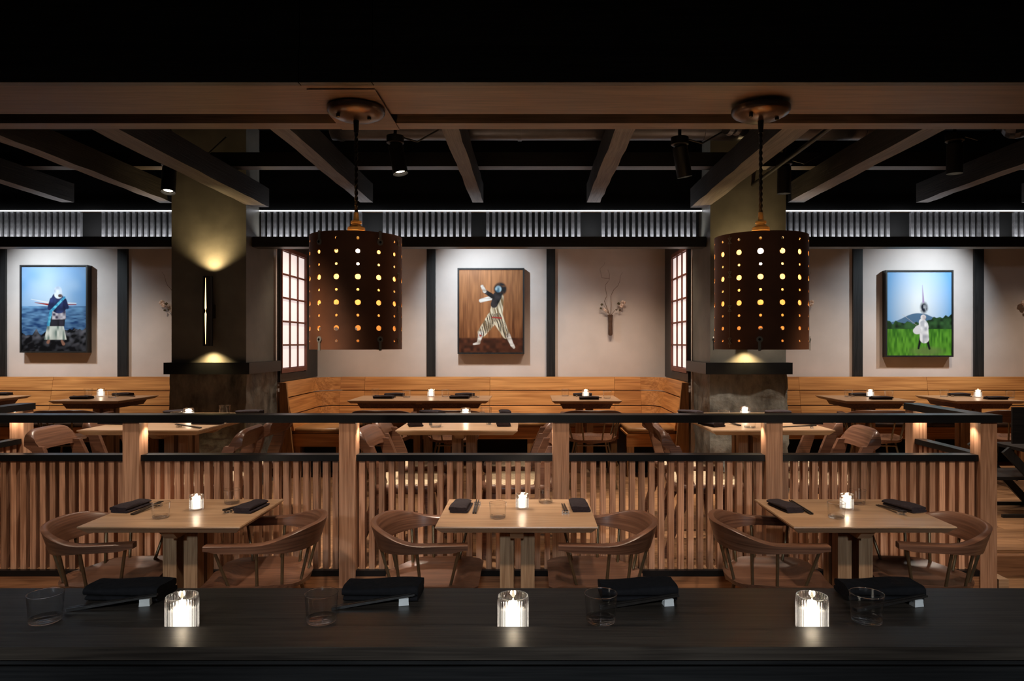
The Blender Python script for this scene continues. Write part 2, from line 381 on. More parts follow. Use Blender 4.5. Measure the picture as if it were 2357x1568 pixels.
# ------------------------------------------------------------------ columns with wall lamps
def rough_block(x0, x1, y0, y1, z0, z1, amp=0.018, seed=1):
    """rough-cast concrete: a box whose four sides are gridded and pushed in and out"""
    mb = MB(); r = random.Random(seed); n = 16; m = 26
    lat = [[r.uniform(-1, 1) for _ in range(4 * n)] for _ in range(m + 1)]
    def sm(i, j):
        a = 0
        for di in (-1, 0, 1):
            for dj in (-1, 0, 1): a += lat[min(max(i + di, 0), m)][(j + dj) % (4 * n)]
        return a / 5 * amp
    pts = []
    for k in range(4 * n):
        t = (k % n) / n; sd = k // n
        pts.append([(x0 + (x1 - x0) * t, y0, 0, -1), (x1, y0 + (y1 - y0) * t, 1, 0), (x1 - (x1 - x0) * t, y1, 0, 1), (x0, y1 - (y1 - y0) * t, -1, 0)][sd])
    rings = [[(p[0] + p[2] * (sm(i, k) - amp), p[1] + p[3] * (sm(i, k) - amp), z0 + (z1 - z0) * i / m) for k, p in enumerate(pts)] for i in range(m + 1)]
    return mb.loft(rings)
def sconce_kit():
    r, h = 0.042, 0.305; n = 40; mb = MB(); slit = MB(); back = MB()
    # tube with two tapering slits facing the room (-y)
    rows = [-h + 2 * h * i / 24 for i in range(25)]
    def half(z):
        a = abs(z) / h
        return 0.0 if a < 0.02 or a > 0.93 else 0.17 * (1 - a / 0.93) + 0.03
    for i in range(24):
        za, zb = rows[i], rows[i + 1]; ha, hb = half(za), half(zb)
        qa = [-math.pi / 2 + ha + (2 * math.pi - 2 * ha) * j / n for j in range(n + 1)]
        qb = [-math.pi / 2 + hb + (2 * math.pi - 2 * hb) * j / n for j in range(n + 1)]
        v = [(r * math.cos(a), r * math.sin(a), za) for a in qa] + [(r * math.cos(a), r * math.sin(a), zb) for a in qb]
        mb.add(v, [(j, j + 1, n + 2 + j, n + 1 + j) for j in range(n)])
    slit.lathe([(0.026, -h * 0.95), (0.026, h * 0.95)], 20)
    back.box(-0.018, 0.018, 0.036, 0.115, -0.06, 0.06)
    return [('tube', mb.mesh('tube', 40), 'metal_black'), ('light_rod', slit.mesh('light_rod', 40), 'slit_gold'), ('bracket', back.mesh('bracket'), 'metal_black')]
for lab, x0, x1, sd in (('left', -3.205, -2.54, 3), ('right', 1.60, 2.275, 5)):
    where = 'beside the boat picture, left of the niche' if lab == 'left' else 'behind the right pendant lamp'
    c = thing('column', 'dark plastered square column on rough concrete base, ' + where, 'column', (0, 0, 0), 0, 'square columns')
    part('shaft', MB().box(x0, x1, 6.2, 6.865, 1.437, CEIL), 'column_plaster', c)
    part('ledge', MB().box(x0 - 0.03, x1 + 0.06, 6.12, 6.90, 1.335, 1.437) if lab == 'left' else MB().box(x0 - 0.06, x1 + 0.03, 6.12, 6.90, 1.335, 1.437), 'rail_black', c)
    part('concrete_base', rough_block(x0 - 0.01, x1 + 0.03, 6.16, 6.89, ZP, 1.334, 0.02, sd), 'concrete', c, 60)
    xs = PX(474, 6.05) if lab == 'left' else PX(1727, 6.05); zs = PZ(716, 6.05)
    place('sconce', sconce_kit, 'wall_sconce', 'black cylinder wall lamp with glowing slits on the ' + lab + ' column', 'wall lamp', (xs, 6.085, zs), 0, 'column wall lamps')
    for dz in (1, -1):
        spot((xs, 6.10, zs + dz * 0.315), (xs, 6.17, zs + dz * 1.0), 20, GOLD, 118, 1.0, 0.015)

# ------------------------------------------------------------------ valance over the niche: beam, louvres, light strip
def valance(x0, x1, label, skips):
    v = thing('louvered_valance', label, 'valance', ((x0 + x1) / 2, 6.4, 2.488), 0, 'louvered valances along the niche')
    def P(name, a, b, y0, y1, z0, z1, mat):
        return part(name, MB().box(a - (x0 + x1) / 2, b - (x0 + x1) / 2, y0 - 6.4, y1 - 6.4, z0 - 2.488, z1 - 2.488), mat, v)
    P('beam', x0, x1, 6.33, 6.48, 2.488, 2.58, 'black_wood_x')
    P('backing', x0, x1, 6.60, 6.62, 2.581, 2.85, 'louver_dark')
    P('soffit_panel', x0, x1, 6.50, 6.56, 2.862, CEIL - 0.001, 'ceiling_black')
    led = P('light_strip', x0, x1, 6.480, 6.49, 2.840, 2.848, 'led_white')
    me = MB().box(-0.014, 0.014, -0.018, 0.018, 0, 0.255).mesh('louver')
    x = x0 + 0.03
    while x < x1 - 0.03:
        px = CX + x * F / 6.49
        if not any(a < px < b for a, b in skips):
            link('louver', me, 'louver', v, (x - (x0 + x1) / 2, 6.508 - 6.4, 2.581 - 2.488))
        x += 0.0568
    n = max(1, round((x1 - x0) / 2.2))
    for i in range(n):
        a = x0 + (x1 - x0) * (i + 0.5) / n
        area((a, 6.455, 2.588), (a, 6.53, 2.80), 1.5 * (x1 - x0) / n, (0.95, 0.96, 1.0), (x1 - x0) / n * 0.96, 0.02)
    return v
valance(XL, -3.215, 'louvered valance with white light line left of the left column', [(192, 232)])
valance(-2.535, 1.595, 'louvered valance with white light line between the two columns', [(838, 872), (1094, 1120), (1339, 1378)])
valance(2.285, XR, 'louvered valance with white light line right of the right column', [(2052, 2088), (2300, 2330)])

# ------------------------------------------------------------------ ceiling beams, joist, ducts
def beam(xa, xb, zb, y0, y1, label):
    xm = (xa + xb) / 2
    mb = MB()
    # slightly wavy adzed timber
    rings = []; r = random.Random(int(xm * 100)); n = 14
    for i in range(n + 1):
        w = [(r.uniform(-1, 1)) * 0.004 for _ in range(4)]; yy = y0 + (y1 - y0) * i / n
        hw = (xb - xa) / 2
        rings.append([(-hw + w[0], yy, w[1]), (hw + w[2], yy, w[1]), (hw + w[2], yy, 0.17), (-hw + w[0], yy, 0.17)])
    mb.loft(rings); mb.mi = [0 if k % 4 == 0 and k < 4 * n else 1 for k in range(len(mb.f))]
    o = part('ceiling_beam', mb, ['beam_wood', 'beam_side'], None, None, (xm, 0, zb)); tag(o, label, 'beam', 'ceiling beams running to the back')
for xa, xb, zb, y1, lab in (
    (-5.25, -5.14, 2.885, 6.3, 'dark ceiling beam at the far left edge'),
    (-4.25, -4.14, 2.885, 6.3, 'dark ceiling beam, second from the left edge'),
    (-3.36, -3.25, 2.885, 6.3, 'dark ceiling beam ending left of the left column'),
    (-2.54, -2.38, 2.845, 6.325, 'thick dark ceiling beam ending on the left column'),
    (-1.55, -1.435, 2.885, 6.3, 'dark ceiling beam ending above the left pendant shade'),
    (-0.53, -0.43, 2.885, 6.3, 'dark ceiling beam pointing at the dancer picture'),
    (0.505, 0.625, 2.885, 6.3, 'dark ceiling beam right of the dancer picture'),
    (1.45, 1.61, 2.845, 6.325, 'thick dark ceiling beam ending on the right column'),
    (2.33, 2.47, 2.885, 6.3, 'dark rough ceiling beam right of the right column'),
    (3.49, 3.60, 2.885, 6.3, 'dark ceiling beam leading toward the field picture'),
    (4.45, 4.56, 2.885, 6.3, 'dark ceiling beam at the far right edge')):
    beam(xa, xb, zb, 3.62, y1, lab)
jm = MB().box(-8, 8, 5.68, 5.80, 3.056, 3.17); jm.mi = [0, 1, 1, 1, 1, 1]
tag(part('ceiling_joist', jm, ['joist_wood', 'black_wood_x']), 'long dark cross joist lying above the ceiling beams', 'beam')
d = thing('air_duct', 'round grey metal duct running across under the black ceiling', 'duct', (0, 5.25, 3.27))
part('pipe', MB().tube([(-1.5, 0, 0), (2.7, 0, 0)], 0.125, 24), 'duct_metal', d, 40)
for x in (-1.45, -0.1, 1.3, 2.5): part('seam_ring', MB().tube([(x, 0, 0), (x + 0.03, 0, 0)], 0.131, 24), 'duct_metal', d, 40)
for x in (-1.2, 2.2): part('hanger', MB().tube([(x, 0, 0.12), (x, 0, 0.329)], 0.006, 6), 'metal_black', d)
for nm, pts, rr, lab in (
    ('flexible_duct', [(3.46, 4.95, 3.24), (3.54, 5.08, 3.22), (3.65, 5.25, 3.24), (3.95, 5.4, 3.32)], 0.08, 'crinkled silver flexible duct at the upper right'),
    ('flexible_duct', [(1.35, 4.8, 3.12), (1.62, 4.88, 3.14), (1.95, 4.95, 3.2)], 0.07, 'crinkled silver flexible duct beside the right pendant cord')):
    P = []; R = []
    for i in range(len(pts) - 1):
        for k in range(10):
            P.append(Vector(pts[i]).lerp(Vector(pts[i + 1]), k / 10)); R.append(rr * (1.0 + (0.09 if k % 2 else -0.05)))
    tag(part(nm, MB().tube(P, R, 16), 'duct_metal'), lab, 'duct')
tag(part('conduit_pipe', MB().tube([(1.95, 4.0, 3.02), (1.98, 6.3, 3.02)], 0.016, 10), 'metal_black', None, 40), 'thin dark conduit pipe running back beside the right column', 'pipe')

# track spotlights in the ceiling
def can_kit():
    can = MB().lathe([(0.053, 0.0), (0.053, 0.21), (0.030, 0.225)], 24, caps=False).lathe([(0.047, 0.02), (0.053, 0.0)], 24, caps=False)
    lens = MB().lathe([(0.036, 0.022), (0.036, 0.027)], 20)
    ring = MB().lathe([(0.036, 0.0275), (0.0475, 0.021), (0.0475, 0.03), (0.036, 0.03)], 20, caps=False)
    return can.mesh('can', 40), lens.mesh('lens', 40), ring.mesh('reflector', 40)
def track_spot(px, py, dd, aim, watts, col, lab, deg=60):
    loc = Vector((PX(px, dd), dd, PZ(py, dd)))
    can, lens, ring = kit('can', can_kit)
    t = thing('track_spotlight', lab, 'spotlight', loc, 0, 'black cylinder ceiling spotlights')
    q = (Vector(aim) - loc).to_track_quat('-Z', 'Y').to_euler()
    c = link('can', can, 'metal_black', t, (0, 0, 0), q)
    link('lens', lens, 'lens_white', c); link('reflector', ring, 'metal_black', c)
    top = Matrix.Identity(3); e = q.to_matrix() @ Vector((0, 0, 0.22))
    m = part('mount', MB().lathe([(0.045, 0.0), (0.062, 0.01), (0.062, 0.06), (0.012, 0.07), (0.012, 3.599 - loc.z - e.z)], 20, (e.x, e.y, e.z)), 'metal_black', t, 40)
    part('cable', MB().tube([(e.x + 0.05, e.y, e.z + 0.05), (e.x + 0.16, e.y, e.z + 0.02), (e.x + 0.3, e.y, e.z + 0.10), (e.x + 0.45, e.y, e.z + 0.24)], 0.006, 6), 'metal_black', t, 40)
    dv = (Vector(aim) - loc).normalized()
    spot(loc + dv * 0.01, aim, watts, col, deg, 0.5, 0.035)
track_spot(922, 400, 4.95, (-0.55, 4.75, 0.9), 120, SOFT, 'black ceiling spotlight with lit lens right of the left pendant cord', 66)
track_spot(387, 443, 5.5, (-2.75, 5.05, 0.9), 120, SOFT, 'black ceiling spotlight with lit lens touching the left column', 66)
track_spot(1576, 408, 4.95, (1.45, 5.15, 0.9), 120, SOFT, 'black ceiling spotlight left of the right pendant cord', 66)
track_spot(1804, 446, 5.6, (2.05, 5.75, 0.4), 70, SOFT, 'black ceiling spotlight hanging in front of the right column', 80)
track_spot(2197, 400, 4.95, (3.05, 5.05, 0.3), 70, SOFT, 'black ceiling spotlight at the far right', 85)

# ------------------------------------------------------------------ header with soffit above the counter
ZH = 2.70
h = thing('header_beam', 'black boxed header with brown wooden underside above the bar counter', 'header', (0, 2.94, ZH))
def H(name, x0, x1, y0, y1, z0, z1, mat, par=h): return part(name, MB().box(x0, x1, y0 - 2.94, y1 - 2.94, z0 - ZH, z1 - ZH), mat, par)
for a, b in ((XL, PX(693, 2.94)), (PX(694, 2.94), PX(860, 2.94)), (PX(861, 2.94), XR)):
    H('front_board', a, b - 0.002, 2.92, 2.94, ZH + 0.14, CEIL, 'black_wood_x')
    H('fascia', a, b - 0.002, 2.905, 2.94, ZH, ZH + 0.138, 'black_wood_x')
H('soffit_strip', XL, XR, 2.941, 3.0, ZH, ZH + 0.03, 'soffit_wood')
H('soffit_board', XL, XR, 3.003, 3.325, ZH + 0.006, ZH + 0.03, 'soffit_wood')
H('groove', XL, XR, 3.325, 3.445, ZH + 0.045, ZH + 0.06, 'void_black')
H('soffit_edge', XL, XR, 3.445, 3.54, ZH, ZH + 0.09, 'soffit_wood')
H('back_board', XL, XR, 3.52, 3.54, ZH + 0.091, CEIL, 'black_wood_x')
H('mounting_plate', PX(705, 2.97), PX(862, 2.97), 2.975, 3.535, ZH - 0.005, ZH - 0.001, 'soffit_wood')

# pendants
def shade_mesh(rows):
    """thin drum pierced by rows of round holes; outer and inner skins joined at holes and rims"""
    Hh, nc, K = 0.515, 14, 16; pitch = 0.0555; z_first = Hh / 2 - 0.0325; ca = 2 * math.pi / nc
    V, Fc, MI, NR = [], [], [], []
    R0, R1 = 0.2075, 0.2035; hw = R0 * ca / 2
    def P(a, z, r): V.append((r * math.sin(a), -r * math.cos(a), z)); return len(V) - 1
    def rad(i, sg):
        x, y, _ = V[i]; n = math.hypot(x, y); return (sg * x / n, sg * y / n, 0)
    def face(q, mi, norms): Fc.append(q); MI.append(mi); NR.extend(norms)
    def edge(k):
        t = k / K * 4; s_ = int(t); u = t - s_
        return [(-1 + 2 * u, -1), (1, -1 + 2 * u), (1 - 2 * u, 1), (-1, 1 - 2 * u)][s_]
    E = [edge(k) for k in range(K)]
    for ri, rr in enumerate(rows):
        zc = z_first - ri * pitch
        for c in range(nc):
            a0 = c * ca; L4 = []
            for R in (R0, R1):
                ov = [P(a0 + e[0] * ca / 2, zc + e[1] * pitch / 2, R) for e in E]; iv = []; mv = []
                for e in E:
                    n = math.hypot(e[0] * hw, e[1] * pitch / 2); q = (rr * e[0] * hw / n, rr * e[1] * pitch / 2 / n); iv.append(P(a0 + q[0] / R0, zc + q[1], R))
                    mv.append(P(a0 + 0.5 * (q[0] / R0 + e[0] * ca / 2), zc + 0.5 * (q[1] + e[1] * pitch / 2), R))
                sg = 1 if R == R0 else -1
                for k in range(K):
                    k2 = (k + 1) % K
                    for A, B in ((ov, mv), (mv, iv)):
                        q = (A[k], A[k2], B[k2], B[k]) if sg > 0 else (A[k], B[k], B[k2], A[k2])
                        face(q, 0 if sg > 0 else 1, [rad(i, sg) for i in q])
                L4.append(iv)
            for k in range(K):
                k2 = (k + 1) % K; q = (L4[0][k], L4[0][k2], L4[1][k2], L4[1][k]); am = math.atan2(E[k][1] * pitch / 2, E[k][0] * hw) + math.pi / K
                nn = (-math.cos(am) * math.cos(a0), -math.cos(am) * math.sin(a0), -math.sin(am)); face(q, 1, [nn] * 4)
    zt, zb = z_first + pitch / 2, z_first - (len(rows) - 0.5) * pitch
    for c in range(nc * 4):
        a, b2 = (c - 2) * ca / 4, (c - 1) * ca / 4
        for lo, hi, e in ((zt, Hh / 2, 1), (-Hh / 2, zb, -1)):
            o = [P(a, lo, R0), P(b2, lo, R0), P(b2, hi, R0), P(a, hi, R0)]; i4 = [P(a, lo, R1), P(b2, lo, R1), P(b2, hi, R1), P(a, hi, R1)]
            face(tuple(o), 0, [rad(i, 1) for i in o]); face((i4[0], i4[3], i4[2], i4[1]), 1, [rad(i, -1) for i in (i4[0], i4[3], i4[2], i4[1])])
            q = (o[3], o[2], i4[2], i4[3]) if e > 0 else (o[1], o[0], i4[0], i4[1]); face(q, 1, [(0, 0, e)] * 4)
    me = bpy.data.meshes.new('shade'); me.from_pydata(V, [], Fc); me.polygons.foreach_set('material_index', MI)
    me.polygons.foreach_set('use_smooth', [True] * len(Fc)); me.normals_split_custom_set(NR); me.update()
    return me
s, m_, l_ = 0.0058, 0.0088, 0.0122
def pendant(px, rows, lab, rz, clips, stitch):
    dd = 3.2; X = PX(px, dd); zc = (PZ(545, dd) + PZ(806, dd)) / 2
    t = thing('pendant_lamp', lab, 'pendant lamp', (X, dd, zc), 0, 'perforated drum pendant lamps')
    sh = link('shade', shade_mesh(rows), ['shade_out', 'shade_in'], t, (0, 0, 0), (0, 0, rz))
    for a, zs in clips:
        for sg in zs:
            mb = MB(); r0 = 0.2085
            mb.box(-0.006, 0.006, -r0 - 0.004, -r0, sg * 0.222, sg * 0.262) if sg > 0 else mb.box(-0.006, 0.006, -r0 - 0.004, -r0, -0.262, -0.222)
            mb.add([(0.014 * math.cos(k * math.pi / 8), -r0 - 0.004, sg * 0.213 + 0.014 * math.sin(k * math.pi / 8)) for k in range(16)] +
                   [(0.014 * math.cos(k * math.pi / 8), -r0, sg * 0.213 + 0.014 * math.sin(k * math.pi / 8)) for k in range(16)],
                   [tuple(range(16)), tuple(range(31, 15, -1))] + [(k, (k + 1) % 16, 16 + (k + 1) % 16, 16 + k) for k in range(16)])
            cl = part('clip', mb, 'clip_steel', t, None, (0, 0, 0), (0, 0, a))
            part('rivet', MB().add([(0.005 * math.cos(k * math.pi / 5), -r0 - 0.0065, sg * 0.213 + 0.005 * math.sin(k * math.pi / 5)) for k in range(10)] +
                   [(0.006 * math.cos(k * math.pi / 5), -r0 - 0.004, sg * 0.213 + 0.006 * math.sin(k * math.pi / 5)) for k in range(10)],
                   [tuple(range(10))] + [(k, (k + 1) % 10, 10 + (k + 1) % 10, 10 + k) for k in range(10)]), 'metal_black', cl)
    # lacing along the seam
    a0 = stitch; r0 = 0.2095
    def S(a, z): return (r0 * math.sin(a), -r0 * math.cos(a), z)
    part('seam', MB().tube([S(a0, -0.25), S(a0, 0.25)], 0.0008, 5), 'thread', t)
    for zz in (0.225, 0.075, -0.075, -0.22):
        w, hgt = 0.045, 0.013
        mb = MB()
        mb.tube([S(a0 - w, zz + hgt), S(a0 + w, zz - hgt)], 0.0013, 5).tube([S(a0 + w, zz + hgt), S(a0 - w, zz - hgt)], 0.0013, 5)
        mb.tube([S(a0 - w, zz + hgt), S(a0 + w, zz + hgt)], 0.0013, 5).tube([S(a0 - w, zz - hgt), S(a0 + w, zz - hgt)], 0.0013, 5)
        part('stitch', mb, 'thread', t)
    # socket, spider, bulb, cord, canopy
    so = part('socket', MB().lathe([(0.0, 0.375), (0.010, 0.373), (0.014, 0.335), (0.024, 0.332), (0.025, 0.322), (0.020, 0.320), (0.022, 0.312), (0.039, 0.302), (0.041, 0.288), (0.036, 0.284), (0.037, 0.242), (0.0, 0.240)], 24, (0, 0, 0), False), 'brass', t, 40)
    for k in range(3):
        a = k * 2 * math.pi / 3 + 0.5
        part('spider_arm', MB().tube([(0.03 * math.cos(a), 0.03 * math.sin(a), 0.235), (0.204 * math.cos(a), 0.204 * math.sin(a), 0.245)], 0.003, 6), 'clip_steel', t)
    part('bulb', MB().lathe([(0.0, 0.105), (0.018, 0.112), (0.028, 0.135), (0.030, 0.16), (0.022, 0.195), (0.014, 0.225), (0.013, 0.240)], 20, (0, 0, 0), False), 'bulb', t, 60)
    zt = ZH - zc - 0.007
    pts = []; pts2 = []
    for i in range(61):
        z = 0.352 + (zt - 0.115 - 0.352) * i / 60; a = i * 0.75
        pts.append((0.0045 * math.cos(a), 0.0045 * math.sin(a), z)); pts2.append((-0.0045 * math.cos(a), -0.0045 * math.sin(a), z))
    part('cord', MB().tube(pts, 0.0048, 6).tube(pts2, 0.0048, 6), 'metal_black', t, 60)
    ca = part('canopy', MB().lathe([(0.118, zt + 0.001), (0.131, zt - 0.004), (0.131, zt - 0.020), (0.122, zt - 0.032), (0.090, zt - 0.048), (0.045, zt - 0.058), (0.0, zt - 0.060)], 40), 'canopy_bronze', t, 40)
    part('strain_relief', MB().lathe([(0.014, zt - 0.055), (0.011, zt - 0.115), (0.0, zt - 0.116)], 14), 'metal_black', t, 40)
    for k in (-1, 1):
        part('screw', MB().lathe([(0.0, zt - 0.066), (0.009, zt - 0.062), (0.009, zt - 0.048)], 12, (k * 0.066, -0.045 + 0.02 * k, 0)), 'metal_black', ca, 40)
    point((X, dd, zc + 0.15), 5.5, GOLD, 0.034)
pendant(820, [s, m_, s, l_, s, l_, s, l_, s], 'brown perforated drum pendant hung left, in front of the shoji window', math.radians(16),
        [(math.radians(43), (1, -1)), (math.radians(-34), (1, -1)), (math.radians(165), (1, -1))], math.radians(76))
pendant(1751, [s, l_, s, l_, s, l_, s, m_, s], 'brown perforated laced drum pendant hung right, in front of the right column', math.radians(-18.5),
        [(math.radians(-19.5), (-1,)), (math.radians(-104), (-1,)), (math.radians(68), (-1,)), (math.radians(160), (1, -1))], math.radians(-57))

# ------------------------------------------------------------------ slatted railing on the platform edge
YR = 4.135
rail = thing('slatted_railing', 'oak slatted railing with black top rail between the two table rows', 'railing', (0, YR, ZP))
ZT, ZL = PZ(955, 4.1), PZ(1048, 4.1)
def RB(name, x0, x1, y0, y1, z0, z1, mat, par=rail): return part(name, MB().box(x0, x1, y0 - YR, y1 - YR, z0 - ZP, z1 - ZP), mat, par)
post_me = MB().box(-0.0485, 0.0485, -0.0485, 0.0485, 0, ZT - 0.046 - ZP).box(-0.0485, 0.0485, -0.0485, -0.0415, -0.269, 0).mesh('post')
back_post_me = MB().box(-0.0485, 0.0485, -0.0485, 0.0485, 0.001, ZT - 0.046 - ZP).mesh('post')
slat_h = ZL - 0.036 - ZP
slat_me = MB().box(-0.0165, 0.0165, -0.024, 0.024, 0, slat_h).mesh('slat')
RB('top_rail', -3.75, 2.765, 4.075, 4.195, ZT - 0.045, ZT, 'rail_black')
pxs = [-3.612, -2.352, -1.08, 0.176, 1.432, 2.692]
puck_me = MB().lathe([(0.022, -0.004), (0.022, 0.0)], 16).mesh('puck_light', 40)
for i, X in enumerate(pxs):
    p = link('post', post_me, 'oak_post', rail, (X, 0, 0))
    sgn = 1 if X < 0 else -1
    link('puck_light', puck_me, 'puck', rail, (X + sgn * 0.085, 0.02, ZT - 0.046 - ZP))
    spot((X + sgn * 0.085, YR + 0.02, ZT - 0.055), (X + sgn * 0.035, YR + 0.02, ZT - 0.6), 2.2, WARM, 110, 0.9, 0.015)
for i in range(len(pxs) - 1):
    a, b = pxs[i] + 0.05, pxs[i + 1] - 0.05
    RB('lower_rail', a - 0.004, b + 0.004, 4.105, 4.185, ZL - 0.036, ZL, 'rail_black')
    n = 20; pitch = (b - a) / n
    for k in range(n):
        link('slat', slat_me, 'oak_slat', rail, (a + pitch * (k + 0.5), 4.145 - YR, 0))
# returns at both ends, running back from the front line
for X, y_end in ((2.692, 4.86), (-3.56, 4.86)):
    RB('top_rail', X - 0.055, X + 0.055, 4.196, y_end + 0.06, ZT - 0.045, ZT, 'rail_black')
    RB('lower_rail', X - 0.035, X + 0.035, 4.196, y_end - 0.05, ZL - 0.036, ZL, 'rail_black')
    link('post', back_post_me, 'oak_post', rail, (X, y_end - YR, 0))
    sgn = 1 if X < 0 else -1
    link('puck_light', puck_me, 'puck', rail, (X, y_end - 0.09 - YR, ZT - 0.046 - ZP))
    spot((X, y_end - 0.09, ZT - 0.055), (X, y_end - 0.03, ZT - 0.6), 2.2, WARM, 110, 0.9, 0.015)
    for k in range(10):
        link('slat', slat_me, 'oak_slat', rail, (X, 4.235 + 0.0585 * k - YR, 0), (0, 0, math.pi / 2))

# ------------------------------------------------------------------ banquette benches
def bench_back_profile(z):   # face recline: y offset of the back face at height z
    return -0.10 * (1.2176 - z) / 0.5
ROWS = [(1.071, 1.2176), (0.899, 1.060), (0.735, 0.888)]
def back_plank(par, x0, x1, z0, z1, y=8.05, mat='bench_x'):
    mb = MB(); cx = (x0 + x1) / 2; y0, y1 = y + bench_back_profile(z0), y + bench_back_profile(z1)
    hx = (x1 - x0) / 2 - 0.0015
    v = [(-hx, y0, z0), (hx, y0, z0), (hx, 8.14, z0), (-hx, 8.14, z0), (-hx, y1, z1), (hx, y1, z1), (hx, 8.14, z1), (-hx, 8.14, z1)]
    mb.add(v, [(0, 3, 2, 1), (4, 5, 6, 7), (0, 1, 5, 4), (2, 3, 7, 6), (0, 4, 7, 3), (1, 2, 6, 5)])
    part('back_plank', mb, mat, par, None, (cx, 0, 0))
def cushion(par, x0, x1, y0, y1, z, mat):
    rings = []; h_ = 0.065
    cx, cy = (x0 + x1) / 2, (y0 + y1) / 2; a, b = (x1 - x0) / 2 - 0.003, (y1 - y0) / 2 - 0.003
    for inset, zz in ((0.012, 0), (0.0, 0.012), (0.0, h_ - 0.02), (0.012, h_ - 0.006), (0.04, h_), (0.12, h_ + 0.004)):
        A, B = a - inset, b - inset
        rings.append([(-A, -B, zz), (A, -B, zz), (A, B, zz), (-A, B, zz)])
    part('seat_cushion', MB().loft(rings), mat, par, 70, (cx, cy, z))
def bench_front(par, x0, x1, y0, mat='bench_z', n=3):
    part('apron', MB().box(x0, x1, y0 + 0.03, y0 + 0.055, 0.57, 0.68), 'bench_x', par)
    part('seat_board', MB().box(x0, x1, y0 + 0.01, 8.0, 0.681, 0.70), 'bench_x', par)
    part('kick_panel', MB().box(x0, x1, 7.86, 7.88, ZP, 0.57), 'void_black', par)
    for i in range(n):
        x = x0 + 0.05 + (x1 - x0 - 0.1) * i / (n - 1)
        part('leg', MB().box(x - 0.035, x + 0.035, y0 + 0.04, y0 + 0.10, ZP, 0.57), mat, par)
b = thing('banquette_bench', 'U-shaped oak banquette with tan leather seat in the middle niche', 'bench', (0, 0, 0), 0, 'plank-backed banquettes')
cuts = [-2.2, -1.92, -0.473, 0.966, 1.27]
for z0, z1 in ROWS:
    for i in range(len(cuts) - 1): back_plank(b, cuts[i], cuts[i + 1], z0, z1)
    for sx, xc, xw in ((-1, -2.2, -2.455), (1, 1.27, 1.525)):
        # rounded corner
        y0, y1 = 8.05 + bench_back_profile(z0), 8.05 + bench_back_profile(z1)
        n = 10; rings = []
        for k in range(n + 1):
            a = math.pi / 2 * k / n
            def C(y, out):
                R = 0.255 + out; yc = 8.05 - 0.255
                off = y - 8.05
                return (xc + sx * (R + off) * math.sin(a), yc + (R + off) * math.cos(a))
            (xa, ya), (xb2, yb), (xo, yo) = C(y0, 0), C(y1, 0), C(8.05, 0.035)
            rings.append([(xa, ya, z0), (xb2, yb, z1), (xo, yo, z1), (xo, yo, z0)])
        part('corner_plank', MB().loft(rings), 'bench_x', b, 30)
        xi0, xi1 = xw - sx * (8.05 - y0), xw - sx * (8.05 - y1)
        xo = xw + sx * 0.035
        mb = MB(); v = [(xi0, 6.93, z0), (xi0, 7.792, z0), (xi1, 7.792, z1), (xi1, 6.93, z1), (xo, 6.93, z0), (xo, 7.792, z0), (xo, 7.792, z1), (xo, 6.93, z1)]
        mb.add(v, [(0, 1, 2, 3), (7, 6, 5, 4), (0, 4, 5, 1), (1, 5, 6, 2), (2, 6, 7, 3), (3, 7, 4, 0)])
        part('wing_plank', mb, 'bench_y', b)
for sx, x0, x1 in ((-1, -2.495, -2.34), (1, 1.41, 1.565)):
    v = []
    for yy in (6.895, 6.928):
        inner_b, inner_t = (x1, x1 - 0.09) if sx < 0 else (x0, x0 + 0.09); o_ = x0 if sx < 0 else x1
        v += [(inner_b, yy, ZP), (o_, yy, ZP), (o_, yy, 1.217), (inner_t, yy, 1.217)]
    part('end_panel', MB().add(v, [(0, 1, 2, 3), (7, 6, 5, 4), (0, 4, 5, 1), (1, 5, 6, 2), (2, 6, 7, 3), (3, 7, 4, 0)]), 'bench_z', b)
for x0, x1 in ((-1.88, -0.75), (-0.75, 0.37), (0.37, 0.965)): cushion(b, x0, x1, 7.50, 7.97, 0.70, 'leather')
cushion(b, -2.38, -1.885, 6.95, 7.97, 0.70, 'leather'); cushion(b, 0.97, 1.45, 6.95, 7.97, 0.70, 'leather')
bench_front(b, -1.86, 0.95, 7.50, 'bench_z', 4)
for x0, x1 in ((-2.39, -1.88), (0.96, 1.46)):
    part('apron', MB().box(x0, x1, 6.97, 6.995, 0.57, 0.68), 'bench_x', b)
    part('seat_board', MB().box(x0, x1, 6.955, 7.49, 0.681, 0.70), 'bench_x', b)
    for xx in (x0 + 0.04, x1 - 0.04): part('leg', MB().box(xx - 0.035, xx + 0.035, 6.97, 7.03, ZP, 0.57), 'bench_z', b)
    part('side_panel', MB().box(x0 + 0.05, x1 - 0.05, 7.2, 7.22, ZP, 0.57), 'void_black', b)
bl = thing('banquette_bench', 'straight oak banquette along the wall under the boat picture', 'bench', (0, 0, 0), 0, 'plank-backed banquettes')
br = thing('banquette_bench', 'straight oak banquette along the wall under the field picture', 'bench', (0, 0, 0), 0, 'plank-backed banquettes')
for par, cc in ((bl, [-7.5, -5.53, -3.22]), (br, [2.3, 3.10, 4.58, 6.0, 7.4])):
    for z0, z1 in ROWS:
        for i in range(len(cc) - 1): back_plank(par, cc[i], cc[i + 1], z0, z1)
    n = round((cc[-1] - cc[0]) / 0.95)
    for i in range(n): cushion(par, cc[0] + (cc[-1] - cc[0]) * i / n, cc[0] + (cc[-1] - cc[0]) * (i + 1) / n, 7.50, 7.97, 0.70, 'leather_dark')
    bench_front(par, cc[0], cc[-1], 7.50, 'bench_z', n + 1)

